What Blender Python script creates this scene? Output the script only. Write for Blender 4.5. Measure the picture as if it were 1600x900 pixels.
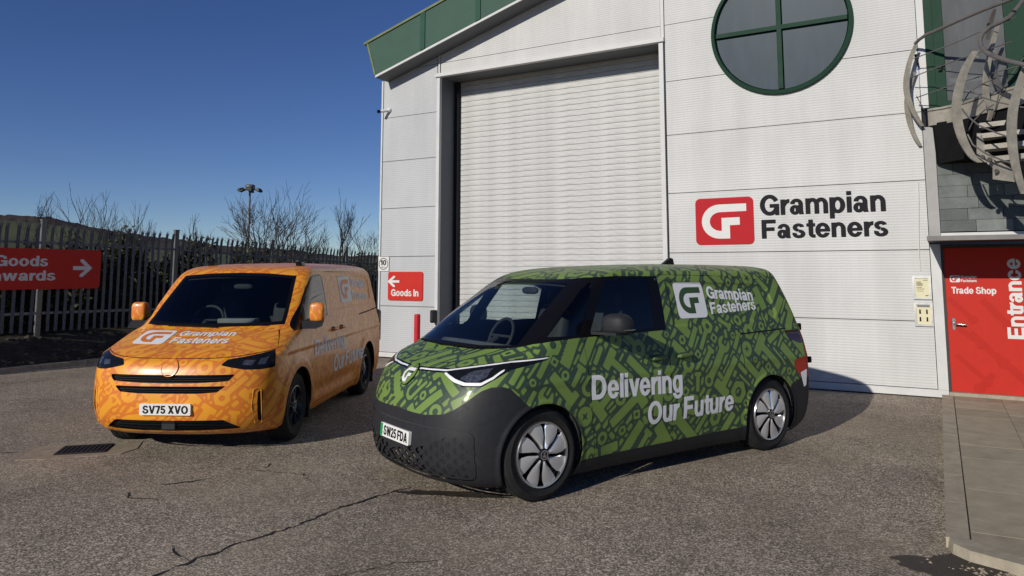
import bpy, bmesh, math, random
import numpy as np
from mathutils import Vector, Matrix, noise as mnoise

# ------------------------------------------------------------------ scene, camera, light
for o in list(bpy.data.objects): bpy.data.objects.remove(o, do_unlink=True)
scene = bpy.context.scene
COL = scene.collection
R = math.radians
cam_d = bpy.data.cameras.new('camera'); cam = bpy.data.objects.new('camera', cam_d); COL.objects.link(cam)
cam.location = (0, 0, 1.84); cam.rotation_euler = (R(90 + 6.15), 0, R(29.756))
cam_d.sensor_width = 36; cam_d.lens = 26.1; cam_d.shift_y = -0.09375
cam_d.clip_start = .05; cam_d.clip_end = 6000
scene.camera = cam
SUN = Vector((.15, 1.0, -.425)).normalized()          # the way the light travels
world = bpy.data.worlds.new('World'); scene.world = world; world.use_nodes = True
wn = world.node_tree; wn.nodes.clear()
sky = wn.nodes.new('ShaderNodeTexSky'); sky.sky_type = 'NISHITA'; sky.sun_disc = False
sky.sun_elevation = math.asin(-SUN.z); sky.sun_rotation = math.atan2(-SUN.x, -SUN.y)
sky.altitude = 2500; sky.air_density = 1.0; sky.dust_density = 0.0; sky.ozone_density = 3.5
bg = wn.nodes.new('ShaderNodeBackground'); bg.inputs[1].default_value = .074
wo = wn.nodes.new('ShaderNodeOutputWorld')
hs_ = wn.nodes.new('ShaderNodeHueSaturation'); hs_.inputs['Saturation'].default_value = 1.14; hs_.inputs['Hue'].default_value = .516; wn.links.new(sky.outputs[0], hs_.inputs['Color']); wn.links.new(hs_.outputs[0], bg.inputs[0]); wn.links.new(bg.outputs[0], wo.inputs[0])
sun_d = bpy.data.lights.new('sun', 'SUN'); sun_d.energy = 3.8; sun_d.angle = R(.53); sun_d.color = (1, .935, .835)
sun = bpy.data.objects.new('sun', sun_d); COL.objects.link(sun)
sun.rotation_euler = SUN.to_track_quat('-Z', 'Y').to_euler(); sun.location = (-5, -30, 20)
scene.view_settings.view_transform = 'Standard'; scene.view_settings.look = 'None'
scene.view_settings.exposure = 0; scene.view_settings.gamma = 1
scene.view_settings.use_curve_mapping = False
scene.render.engine = 'CYCLES'
scene.cycles.max_bounces = 8; scene.cycles.transparent_max_bounces = 12

# ------------------------------------------------------------------ materials
class NT:
    def __init__(s, m):
        m.use_nodes = True; s.t = m.node_tree; s.t.nodes.clear()
        s.out = s.n('ShaderNodeOutputMaterial')
    def n(s, k, **kw):
        x = s.t.nodes.new(k)
        for a, b in kw.items():
            if a == 'i':
                for q, v in b.items(): x.inputs[q].default_value = v
            else: setattr(x, a, b)
        return x
    def l(s, a, b): s.t.links.new(a, b)
def rgba(c): return (c[0], c[1], c[2], 1)
def pbr(name, col, rough=.6, metal=0, var=.12, scale=6, bump=0, bscale=60, coat=0, spec=.25, detail=4, rvar=.1, col2=None, stretch=None):
    m = bpy.data.materials.new(name); T = NT(m)
    p = T.n('ShaderNodeBsdfPrincipled'); T.l(p.outputs[0], T.out.inputs[0])
    p.inputs['Metallic'].default_value = metal; p.inputs['Coat Weight'].default_value = coat
    p.inputs['Coat Roughness'].default_value = .08; p.inputs['Specular IOR Level'].default_value = spec
    tc = T.n('ShaderNodeTexCoord'); src = tc.outputs['Object']
    if stretch:
        mp = T.n('ShaderNodeMapping', i={'Scale': stretch}); T.l(src, mp.inputs[0]); src = mp.outputs[0]
    nz = T.n('ShaderNodeTexNoise', i={'Scale': scale, 'Detail': detail, 'Roughness': .6}); T.l(src, nz.inputs['Vector'])
    mx = T.n('ShaderNodeMix', data_type='RGBA')
    c2 = col2 if col2 else tuple(min(1, c * (1 + var)) for c in col)
    c1 = col if col2 else tuple(c * (1 - var) for c in col)
    mx.inputs[6].default_value = rgba(c1); mx.inputs[7].default_value = rgba(c2)
    mr = T.n('ShaderNodeMapRange', i={1: .3, 2: .7}); T.l(nz.outputs[0], mr.inputs[0])
    T.l(mr.outputs[0], mx.inputs[0]); T.l(mx.outputs[2], p.inputs['Base Color'])
    rr = T.n('ShaderNodeMapRange', i={1: .2, 2: .8, 3: max(.02, rough - rvar), 4: min(1, rough + rvar)})
    T.l(nz.outputs[0], rr.inputs[0]); T.l(rr.outputs[0], p.inputs['Roughness'])
    if bump:
        n2 = T.n('ShaderNodeTexNoise', i={'Scale': bscale, 'Detail': 4}); T.l(src, n2.inputs['Vector'])
        b = T.n('ShaderNodeBump', i={'Strength': bump, 'Distance': .02}); T.l(n2.outputs[0], b.inputs['Height'])
        T.l(b.outputs[0], p.inputs['Normal'])
    return m
def glass(name, tint, rough=.0, dirt=0.0, refl=1.0, dcol=(.165, .215, .27)):
    m = bpy.data.materials.new(name); T = NT(m)
    tr = T.n('ShaderNodeBsdfTransparent'); tr.inputs[0].default_value = rgba(tint)
    gl = T.n('ShaderNodeBsdfGlossy', i={'Roughness': rough}); gl.inputs[0].default_value = (refl, refl, refl, 1)
    fr = T.n('ShaderNodeFresnel', i={'IOR': 1.52}); mx = T.n('ShaderNodeMixShader')
    T.l(fr.outputs[0], mx.inputs[0]); T.l(tr.outputs[0], mx.inputs[1]); T.l(gl.outputs[0], mx.inputs[2])
    last = mx
    if dirt:
        tc = T.n('ShaderNodeTexCoord'); mp = T.n('ShaderNodeMapping', i={'Scale': (3, 1, .7)}); T.l(tc.outputs['Object'], mp.inputs[0])
        nz = T.n('ShaderNodeTexNoise', i={'Scale': 2.2, 'Detail': 6}); T.l(mp.outputs[0], nz.inputs['Vector'])
        mr = T.n('ShaderNodeMapRange', i={1: .35, 2: .75, 3: dirt * .85, 4: dirt * 1.15}); T.l(nz.outputs[0], mr.inputs[0])
        df = T.n('ShaderNodeBsdfDiffuse'); df.inputs[0].default_value = rgba(dcol)
        m2 = T.n('ShaderNodeMixShader'); T.l(mr.outputs[0], m2.inputs[0]); T.l(mx.outputs[0], m2.inputs[1]); T.l(df.outputs[0], m2.inputs[2]); last = m2
    T.l(last.outputs[0], T.out.inputs[0]); return m
def wrapmat(name, light, dark, rough=.38, coat=.35):
    """vinyl wrap: two printed tones, told apart by the signed distance to the drawn tools"""
    m = bpy.data.materials.new(name); T = NT(m)
    p = T.n('ShaderNodeBsdfPrincipled', i={'Roughness': rough, 'Coat Weight': coat, 'Coat Roughness': .12}); T.l(p.outputs[0], T.out.inputs[0])
    at = T.n('ShaderNodeAttribute', attribute_name='print')
    mr = T.n('ShaderNodeMapRange', i={1: -.0025, 2: .0025}); T.l(at.outputs['Fac'], mr.inputs[0])
    tc = T.n('ShaderNodeTexCoord'); nz = T.n('ShaderNodeTexNoise', i={'Scale': 3, 'Detail': 3}); T.l(tc.outputs['Object'], nz.inputs['Vector'])
    mx = T.n('ShaderNodeMix', data_type='RGBA'); mx.inputs[6].default_value = rgba(light); mx.inputs[7].default_value = rgba(dark)
    T.l(mr.outputs[0], mx.inputs[0])
    hs = T.n('ShaderNodeHueSaturation'); vr = T.n('ShaderNodeMapRange', i={1: .3, 2: .7, 3: .93, 4: 1.07}); T.l(nz.outputs[0], vr.inputs[0])
    T.l(vr.outputs[0], hs.inputs['Value']); T.l(mx.outputs[2], hs.inputs['Color']); T.l(hs.outputs[0], p.inputs['Base Color'])
    return m
def asphalt():
    m = bpy.data.materials.new('asphalt'); T = NT(m)
    p = T.n('ShaderNodeBsdfPrincipled', i={'Roughness': .9, 'Specular IOR Level': .25}); T.l(p.outputs[0], T.out.inputs[0])
    tc = T.n('ShaderNodeTexCoord'); O = tc.outputs['Object']
    v = T.n('ShaderNodeTexVoronoi', i={'Scale': 98, 'Randomness': 1}); T.l(O, v.inputs['Vector'])
    sep = T.n('ShaderNodeSeparateColor'); T.l(v.outputs['Color'], sep.inputs[0])
    cr = T.n('ShaderNodeValToRGB'); e = cr.color_ramp; e.elements[0].position = 0; e.elements[0].color = (.095, .080, .062, 1)
    e.elements[1].position = 1; e.elements[1].color = (.66, .56, .44, 1)
    x = e.elements.new(.5); x.color = (.225, .19, .15, 1)
    x = e.elements.new(.74); x.color = (.38, .325, .255, 1)
    T.l(sep.outputs[0], cr.inputs[0])
    n1 = T.n('ShaderNodeTexNoise', i={'Scale': .55, 'Detail': 6, 'Roughness': .65}); T.l(O, n1.inputs['Vector'])
    mr = T.n('ShaderNodeMapRange', i={1: .3, 2: .7, 3: .66, 4: 1.26}); T.l(n1.outputs[0], mr.inputs[0])
    n3 = T.n('ShaderNodeTexNoise', i={'Scale': 9, 'Detail': 4}); T.l(O, n3.inputs['Vector'])
    mr3 = T.n('ShaderNodeMapRange', i={1: .3, 2: .7, 3: .86, 4: 1.14}); T.l(n3.outputs[0], mr3.inputs[0])
    mu = T.n('ShaderNodeMath', operation='MULTIPLY'); T.l(mr.outputs[0], mu.inputs[0]); T.l(mr3.outputs[0], mu.inputs[1])
    hs = T.n('ShaderNodeHueSaturation'); T.l(cr.outputs[0], hs.inputs['Color']); T.l(mu.outputs[0], hs.inputs['Value'])
    # pale dust and moss lying in patches
    n5 = T.n('ShaderNodeTexNoise', i={'Scale': .32, 'Detail': 8, 'Roughness': .7}); mp5 = T.n('ShaderNodeMapping', i={'Location': (3.1, 7.7, 0)}); T.l(O, mp5.inputs[0]); T.l(mp5.outputs[0], n5.inputs['Vector'])
    m5 = T.n('ShaderNodeMapRange', i={1: .47, 2: .68, 3: 0, 4: .5}); T.l(n5.outputs[0], m5.inputs[0])
    x5 = T.n('ShaderNodeMix', data_type='RGBA'); x5.inputs[7].default_value = (.36, .30, .20, 1); T.l(m5.outputs[0], x5.inputs[0]); T.l(hs.outputs[0], x5.inputs[6])
    T.l(x5.outputs[2], p.inputs['Base Color'])
    b = T.n('ShaderNodeBump', i={'Strength': .6, 'Distance': .012}); T.l(sep.outputs[0], b.inputs['Height']); T.l(b.outputs[0], p.inputs['Normal'])
    return m
def ribbed(name, col, pitch, strength=.5, streak=.12, rough=.45):
    """painted sheet steel with fine horizontal ribs and faint dirt runs"""
    m = bpy.data.materials.new(name); T = NT(m)
    p = T.n('ShaderNodeBsdfPrincipled', i={'Roughness': rough, 'Specular IOR Level': .12}); T.l(p.outputs[0], T.out.inputs[0])
    tc = T.n('ShaderNodeTexCoord'); O = tc.outputs['Object']
    mp = T.n('ShaderNodeMapping', i={'Scale': (1.9, 1.9, .16)}); T.l(O, mp.inputs[0])
    n1 = T.n('ShaderNodeTexNoise', i={'Scale': 1.6, 'Detail': 7, 'Roughness': .65}); T.l(mp.outputs[0], n1.inputs['Vector'])
    n2 = T.n('ShaderNodeTexNoise', i={'Scale': .8, 'Detail': 5}); T.l(O, n2.inputs['Vector'])
    ad = T.n('ShaderNodeMath', operation='ADD'); T.l(n1.outputs[0], ad.inputs[0]); T.l(n2.outputs[0], ad.inputs[1])
    mr = T.n('ShaderNodeMapRange', i={1: .65, 2: 1.35, 3: 1 - streak, 4: 1 + streak * .4}); T.l(ad.outputs[0], mr.inputs[0])
    hs = T.n('ShaderNodeHueSaturation'); hs.inputs['Color'].default_value = rgba(col); T.l(mr.outputs[0], hs.inputs['Value'])
    T.l(hs.outputs[0], p.inputs['Base Color'])
    sx = T.n('ShaderNodeSeparateXYZ'); T.l(O, sx.inputs[0])
    mu = T.n('ShaderNodeMath', operation='MULTIPLY', i={1: 2 * math.pi / pitch}); T.l(sx.outputs[2], mu.inputs[0])
    sn = T.n('ShaderNodeMath', operation='SINE'); T.l(mu.outputs[0], sn.inputs[0])
    b = T.n('ShaderNodeBump', i={'Strength': strength, 'Distance': .004}); T.l(sn.outputs[0], b.inputs['Height']); T.l(b.outputs[0], p.inputs['Normal'])
    return m
M = {}
M['asphalt'] = asphalt()
M['panel'] = ribbed('white_cladding', (.57, .575, .565), .042, .42, .15, .6)
M['panel_grey'] = ribbed('grey_white_cladding', (.475, .49, .50), .042, .36, .12, .6)
M['flat_white'] = pbr('white_flashing', (.57, .575, .565), .55, var=.07, scale=3)
M['slat'] = pbr('shutter_steel', (.50, .505, .495), .5, var=.15, scale=2.2, stretch=(1.5, 1.5, 5), bump=.35, bscale=3.5, detail=7)
M['reveal'] = pbr('shade_dark_reveal', (.13, .138, .148), .6, var=.06)  # pale sheet darkened in colour to carry the shade of recess and soffit
M['gap'] = pbr('dark_joint', (.02, .02, .022), .8)
M['green_fascia'] = pbr('green_cladding', (.055, .105, .080), .6, var=.08, scale=2, spec=.12)
M['green_frame'] = pbr('green_frame_paint', (.014, .045, .028), .6, var=.1, spec=.12)
M['green_frame2'] = pbr('green_joint_strip', (.030, .082, .058), .6, spec=.12)
M['green_edge'] = pbr('olive_edge_trim', (.16, .19, .09), .5)
M['round_glass'] = glass('dusty_window_glass', (.05, .08, .10), .35, .36, .16, (.13, .19, .245))
M['glazing'] = glass('office_glass', (.40, .42, .43), .15, .42, .35, (.24, .25, .26))
M['dark_room'] = pbr('dark_interior', (.05, .055, .06), .9)
M['room_white'] = pbr('interior_white', (.62, .63, .62), .8)
M['galv'] = pbr('galvanised_steel', (.31, .29, .245), .55, metal=.2, var=.2, scale=9, detail=8)
M['galv_grey'] = pbr('dull_galvanised', (.175, .18, .19), .6, metal=.3, var=.22, scale=12)
M['rail'] = pbr('handrail_grey', (.15, .14, .135), .45, metal=.3, var=.15)
M['bowl_shade'] = pbr('bowl_shade_black', (.010, .010, .011), .9, spec=.05)  # black colour stands for the shade below the balcony deck
M['dark_steel'] = pbr('dark_steel', (.05, .045, .042), .6, var=.2)
M['pilaster'] = pbr('grey_corner_metal', (.33, .325, .315), .55, var=.12, scale=4)
M['slate'] = pbr('grey_slate', (.14, .155, .15), .75, var=.25, scale=5, bump=.35, bscale=25)
M['slate2'] = pbr('pale_slate', (.185, .20, .19), .75, var=.2, scale=5, bump=.35, bscale=25)
M['slate3'] = pbr('dark_slate', (.105, .118, .115), .75, var=.2, scale=5, bump=.35, bscale=25)
M['red_sign'] = pbr('red_sign_vinyl', (.50, .030, .022), .55, var=.05, spec=.15)
M['red_logo'] = pbr('dark_red_vinyl', (.42, .016, .022), .6, var=.05, spec=.12)
M['red_door'] = pbr('red_door_vinyl', (.47, .026, .016), .55, var=.05, spec=.15)
M['red_tint'] = pbr('red_tint_print', (.42, .021, .013), .55, var=.05, spec=.15)
M['red_paint'] = pbr('red_post_paint', (.50, .02, .03), .4, var=.15)
M['white_print'] = pbr('white_print', (.64, .64, .62), .6, var=.03, spec=.12)
M['black_print'] = pbr('black_print', (.012, .012, .015), .6, spec=.1)
M['paper'] = pbr('notice_paper', (.66, .62, .42), .7, var=.06)
M['alu'] = pbr('aluminium_frame', (.55, .55, .54), .35, metal=.7)
M['chrome'] = pbr('satin_chrome', (.62, .62, .62), .22, metal=1)
M['kerb'] = pbr('kerb_concrete', (.34, .30, .225), .9, var=.22, scale=7, bump=.3, bscale=40, detail=8)
M['slab'] = pbr('paving_concrete', (.345, .30, .215), .9, var=.16, scale=5, bump=.25, bscale=60, detail=8)
M['slab2'] = pbr('paving_concrete_dark', (.31, .27, .195), .9, var=.18, scale=5, bump=.25, bscale=60, detail=8)
M['concrete_patch'] = pbr('drain_surround', (.30, .25, .18), .92, var=.22, scale=6, bump=.4, bscale=50, detail=8)
M['iron'] = pbr('cast_iron', (.045, .038, .035), .6, metal=.4, var=.3, scale=20)
M['crack'] = pbr('crack_dirt', (.022, .02, .018), .95)
M['stain'] = pbr('wet_stain', (.045, .037, .030), .55, var=.4, scale=14, bump=.4, bscale=90)
M['oil'] = pbr('old_oil_mark', (.13, .11, .088), .85, var=.35, scale=30, bump=.4, bscale=95)
M['patch'] = pbr('old_asphalt_patch', (.17, .15, .125), .9, var=.45, scale=60, bump=.6, bscale=95, detail=8)
M['rubble'] = pbr('rubble_stone', (.055, .05, .043), .9, var=.4, scale=3)
M['earth'] = pbr('bank_earth', (.04, .035, .025), .95, var=.3, scale=3)
M['grass'] = pbr('field_grass', (.075, .085, .03), .95, var=.25, scale=.06)
M['wood_hill'] = pbr('winter_woodland', (.030, .024, .020), .95, col2=(.058, .042, .032), scale=.22, detail=8)
M['far_ground'] = pbr('far_ground', (.06, .06, .03), .95, var=.3, scale=.05)
M['bark'] = pbr('bare_bark', (.10, .08, .06), .9, var=.25, scale=5)
M['bark_dark'] = pbr('dark_bark', (.085, .07, .06), .9, var=.25, scale=5)
M['leaf'] = pbr('evergreen_leaf', (.028, .040, .016), .6, col2=(.06, .062, .026), scale=3)
M['leaf_dark'] = pbr('dark_evergreen_leaf', (.022, .030, .015), .6, col2=(.045, .042, .022), scale=3)
M['mast'] = pbr('mast_grey', (.16, .165, .165), .5, metal=.4)
M['lamp_head'] = pbr('floodlight_body', (.10, .105, .10), .5, metal=.3)
M['cctv_white'] = pbr('camera_housing', (.72, .72, .72), .4)
M['black_plastic'] = pbr('black_plastic', (.022, .023, .026), .55, var=.1, scale=20, bump=.05, bscale=400)
M['trim_black'] = pbr('gloss_black_trim', (.006, .006, .008), .15, var=.05, spec=.15)
M['tyre'] = pbr('tyre_rubber', (.018, .018, .019), .8, var=.25, scale=15, bump=.2, bscale=80)
M['wheel_silver'] = pbr('wheel_cover_grey', (.56, .55, .53), .42, metal=.3, var=.05)
M['wheel_bright'] = pbr('wheel_bright_edge', (.72, .72, .72), .22, metal=.95, var=.04)
M['wheel_black'] = pbr('wheel_gloss_black', (.015, .015, .017), .25, coat=.4)
M['cabin'] = pbr('cabin_dark_trim', (.045, .046, .05), .7)
M['cabin_grey'] = pbr('cabin_grey_trim', (.15, .155, .165), .7)
M['screen_glass'] = glass('windscreen_glass', (.76, .84, .83), .0)
M['side_glass'] = glass('side_window_glass', (.74, .82, .80), .0)
M['lamp_glass'] = pbr('headlamp_lens', (.008, .009, .011), .08, coat=.15, var=.3, spec=.2, scale=25)
M['lamp_inner'] = pbr('headlamp_reflector', (.20, .21, .23), .15, metal=.8, var=.5, scale=40)
M['lamp_white'] = pbr('white_light_guide', (.80, .81, .82), .25)
M['tail_red'] = pbr('tail_lamp_red', (.28, .012, .010), .15, coat=.8)
M['tail_dark'] = pbr('tail_lamp_smoked', (.03, .006, .007), .12, coat=.8)
M['hazard_red'] = pbr('red_reflective', (.36, .035, .02), .45)
M['plate_white'] = pbr('plate_white', (.74, .74, .71), .4, var=.03)
M['plate_green'] = pbr('plate_green_band', (.01, .30, .09), .4)
M['wrap_green'] = wrapmat('green_wrap', (.155, .245, .050), (.030, .056, .035), .5, .12)
M['wrap_orange'] = wrapmat('orange_wrap', (.80, .335, .022), (.66, .185, .022), .38, .28)
M['logo_white'] = pbr('white_vinyl', (.74, .75, .76), .4, var=.03)
M['logo_green'] = pbr('green_vinyl', (.040, .080, .036), .5)
M['logo_orange'] = pbr('orange_vinyl', (.66, .185, .025), .35)

# ------------------------------------------------------------------ helpers
def link(name, me, mat, parent=None):
    o = bpy.data.objects.new(name, me); COL.objects.link(o)
    if mat is not None: me.materials.append(mat)
    if parent is not None: o.parent = parent
    return o
def tag(o, label=None, cat=None, group=None, kind=None):
    if label: o['label'] = label
    if cat: o['category'] = cat
    if group: o['group'] = group
    if kind: o['kind'] = kind
    return o
def empty(name, loc=(0, 0, 0), rz=0):
    o = bpy.data.objects.new(name, None); COL.objects.link(o); o.location = loc; o.rotation_euler = (0, 0, rz); o.empty_display_size = .2
    return o
def copy_tree(o, parent=None):
    c = o.copy(); COL.objects.link(c); c.parent = parent
    for ch in list(o.children): copy_tree(ch, c)
    return c
class MB:
    def __init__(s): s.v = []; s.f = []
    def add(s, vs, fs):
        b = len(s.v); s.v += [tuple(v) for v in vs]; s.f += [tuple(b + i for i in f) for f in fs]
    def box(s, x0, x1, y0, y1, z0, z1, bev=0):
        if bev:
            b = bev
            # chamfered box: two inset rings top and bottom plus chamfered uprights
            def ring(z, i): return [(x0 + i, y0 + b, z), (x0 + b, y0 + i, z), (x1 - b, y0 + i, z), (x1 - i, y0 + b, z), (x1 - i, y1 - b, z), (x1 - b, y1 - i, z), (x0 + b, y1 - i, z), (x0 + i, y1 - b, z)]
            vs = ring(z0, b) + ring(z0 + b, 0) + ring(z1 - b, 0) + ring(z1, b); fs = [tuple(range(7, -1, -1)), tuple(range(24, 32))]
            for k in range(3):
                for j in range(8): fs.append((k * 8 + j, k * 8 + (j + 1) % 8, k * 8 + 8 + (j + 1) % 8, k * 8 + 8 + j))
            s.add(vs, fs)
        else:
            s.add([(x0, y0, z0), (x1, y0, z0), (x1, y1, z0), (x0, y1, z0), (x0, y0, z1), (x1, y0, z1), (x1, y1, z1), (x0, y1, z1)],
                  [(3, 2, 1, 0), (4, 5, 6, 7), (0, 1, 5, 4), (1, 2, 6, 5), (2, 3, 7, 6), (3, 0, 4, 7)])
        return s
    def tube(s, path, r, seg=8, caps=True):
        P = [Vector(p) for p in path]; rr = r if hasattr(r, '__len__') else [r] * len(P)
        rings = []; up = None
        for i, p in enumerate(P):
            d = (P[min(i + 1, len(P) - 1)] - P[max(i - 1, 0)]).normalized()
            if up is None: up = d.orthogonal().normalized()
            up = (up - d * up.dot(d)); up = up.normalized() if up.length > 1e-6 else d.orthogonal().normalized()
            sd = d.cross(up)
            rings.append([p + (up * math.cos(2 * math.pi * k / seg) + sd * math.sin(2 * math.pi * k / seg)) * rr[i] for k in range(seg)])
        fs = []
        for i in range(len(P) - 1):
            for k in range(seg): fs.append((i * seg + k, i * seg + (k + 1) % seg, (i + 1) * seg + (k + 1) % seg, (i + 1) * seg + k))
        if caps: fs += [tuple(range(seg - 1, -1, -1)), tuple(range((len(P) - 1) * seg, len(P) * seg))]
        s.add([v for g in rings for v in g], fs); return s
    def lathe(s, prof, seg=32, axis='z', c=(0, 0, 0), closed=False):
        vs = []; fs = []; n = len(prof)
        for k in range(seg):
            a = 2 * math.pi * k / seg; ca, sa = math.cos(a), math.sin(a)
            for r, h in prof:
                if axis == 'z': vs.append((c[0] + r * ca, c[1] + r * sa, c[2] + h))
                elif axis == 'y': vs.append((c[0] + r * sa, c[1] + h, c[2] + r * ca))
                else: vs.append((c[0] + h, c[1] + r * ca, c[2] + r * sa))
        m = n if closed else n - 1
        for k in range(seg):
            for i in range(m):
                a = k * n + i; b = k * n + (i + 1) % n; k2 = (k + 1) % seg
                fs.append((a, k2 * n + i, k2 * n + (i + 1) % n, b))
        s.add(vs, fs); return s
    def prism(s, poly, f0, f1):
        """poly: 2D points; f0/f1 map a 2D point to the two 3D faces"""
        n = len(poly); vs = [f0(*p) for p in poly] + [f1(*p) for p in poly]
        fs = [tuple(range(n)), tuple(range(2 * n - 1, n - 1, -1))] + [((i + 1) % n, i, n + i, n + (i + 1) % n) for i in range(n)]
        s.add(vs, fs); return s
    def build(s, name, mat, parent=None, smooth=False, angle=40, fix=True):
        me = bpy.data.meshes.new(name); me.from_pydata(s.v, [], s.f); me.update()
        if fix:
            bm = bmesh.new(); bm.from_mesh(me); bmesh.ops.recalc_face_normals(bm, faces=bm.faces); bm.to_mesh(me); bm.free()
        if smooth:
            for p in me.polygons: p.use_smooth = True
            me.set_sharp_from_angle(angle=R(angle))
        return link(name, me, mat, parent)
def np_mesh(name, V, T, mat, parent=None, N=None, attr=None, smooth=True):
    me = bpy.data.meshes.new(name); V = np.asarray(V, np.float32); T = np.asarray(T, np.int32)
    me.vertices.add(len(V)); me.vertices.foreach_set('co', V.ravel())
    me.loops.add(T.size); me.loops.foreach_set('vertex_index', T.ravel())
    me.polygons.add(len(T)); me.polygons.foreach_set('loop_start', np.arange(0, T.size, 3, dtype=np.int32))
    me.update(calc_edges=True); me.validate()
    me.polygons.foreach_set('use_smooth', np.full(len(me.polygons), bool(smooth)))
    if attr is not None and len(me.vertices) == len(V):
        a = me.attributes.new('print', 'FLOAT', 'POINT'); a.data.foreach_set('value', np.asarray(attr, np.float32))
    if N is not None and len(me.vertices) == len(V):
        me.normals_split_custom_set_from_vertices([tuple(n) for n in N])
    me.update(); return link(name, me, mat, parent)
def fit(VT, x0, x1, y0, y1):
    V, T = VT; mn, mx = V.min(0), V.max(0)
    return (V - mn) / (mx - mn) * np.array([x1 - x0, y1 - y0]) + np.array([x0, y0]), T
def poly_tris(poly):
    from mathutils.geometry import tessellate_polygon
    T = np.array(tessellate_polygon([[Vector((p[0], p[1], 0)) for p in poly]])); V = np.array(poly, float)
    a = np.cross(V[T[:, 1]] - V[T[:, 0]], V[T[:, 2]] - V[T[:, 0]]); T[a < 0] = T[a < 0][:, ::-1]
    return V, T
def refine(VT, mx):
    """split long edges (consistently) until every edge is short enough to follow a curved panel"""
    V, T = VT; V = np.array(V); T = np.array(T)
    for it in range(12):
        E = np.concatenate([T[:, [0, 1]], T[:, [1, 2]], T[:, [2, 0]]]); L = np.linalg.norm(V[E[:, 0]] - V[E[:, 1]], axis=1)
        if L.max() < mx: break
        n = len(T); L3 = L.reshape(3, n); k = L3.argmax(0); long = L3.max(0) >= mx
        # mark longest edges, then bisect every triangle holding a marked edge
        key = np.sort(E, 1); kk = key[:, 0] * (len(V) + 1) + key[:, 1]; kk3 = kk.reshape(3, n)
        marked = np.unique(kk3[k, np.arange(n)][long]); base = len(V)
        a = marked // (len(V) + 1); b = marked % (len(V) + 1); V2 = np.concatenate([V, (V[a] + V[b]) / 2]); out = []
        hit = np.isin(kk3, marked)
        for t in range(n):
            h = hit[:, t]
            if not h.any(): out.append(tuple(T[t])); continue
            v = [int(q) for q in T[t]]; m = [base + int(np.searchsorted(marked, kk3[e, t])) if h[e] else None for e in range(3)]
            pts = []
            for e in range(3):
                pts.append(v[e]);
                if m[e] is not None: pts.append(m[e])
            if h.sum() == 3: out += [(v[0], m[0], m[2]), (m[0], v[1], m[1]), (m[2], m[1], v[2]), (m[0], m[1], m[2])]
            elif h.sum() == 1:
                e = int(np.argmax(h)); out += [(v[e], m[e], v[(e + 2) % 3]), (m[e], v[(e + 1) % 3], v[(e + 2) % 3])]
            else:
                e = int(np.argmin(h)); A, B, Cc = v[e], v[(e + 1) % 3], v[(e + 2) % 3]; m1, m2 = m[(e + 1) % 3], m[(e + 2) % 3]
                out += [(A, B, m1), (A, m1, m2), (m2, m1, Cc)]
        V = V2; T = np.array(out)
    return V, T
def flat(name, VT, org, ux, uy, mat, parent=None, th=.002):
    """a thin printed or cut piece lying on a flat surface"""
    V, T = VT; org, ux, uy = Vector(org), Vector(ux), Vector(uy)
    W = [org + ux * float(x) + uy * float(y) for x, y in V]
    return np_mesh(name, [tuple(w) for w in W], T, mat, parent, smooth=False)
def rrect(x0, x1, y0, y1, r, n=6):
    out = []
    for cx, cy, a in ((x1 - r, y0 + r, -90), (x1 - r, y1 - r, 0), (x0 + r, y1 - r, 90), (x0 + r, y0 + r, 180)):
        out += [(cx + r * math.cos(R(a + 90 * k / n)), cy + r * math.sin(R(a + 90 * k / n))) for k in range(n + 1)]
    return out
def arc(cx, cy, rx, ry, a0, a1, n=14): return [(cx + rx * math.cos(R(a0 + (a1 - a0) * k / n)), cy + ry * math.sin(R(a0 + (a1 - a0) * k / n))) for k in range(n + 1)]
def gf(x0, x1, y0, y1):
    """the emblem's single looping band, in a unit box, fitted to the rectangle given"""
    P = [(.88, .86)] + arc(.42, .495, .31, .365, 90, 270) + [(.595, .13), (.595, .41), (.765, .415), (.765, .575), (.455, .57), (.455, .295)] + arc(.435, .495, .185, .20, 270, 90) + [(.88, .70)]
    return [(x0 + (x1 - x0) * a, y0 + (y1 - y0) * b) for a, b in P]
def arrow(x0, x1, y0, y1, t=.22):
    """right-pointing arrow"""
    P = [(0, .5 - t / 2), (.62, .5 - t / 2), (.36, .12), (.36, 0), (.52, 0), (1, .5), (.52, 1), (.36, 1), (.36, .88), (.62, .5 + t / 2), (0, .5 + t / 2)]
    return [(x0 + (x1 - x0) * a, y0 + (y1 - y0) * b) for a, b in P]

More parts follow.
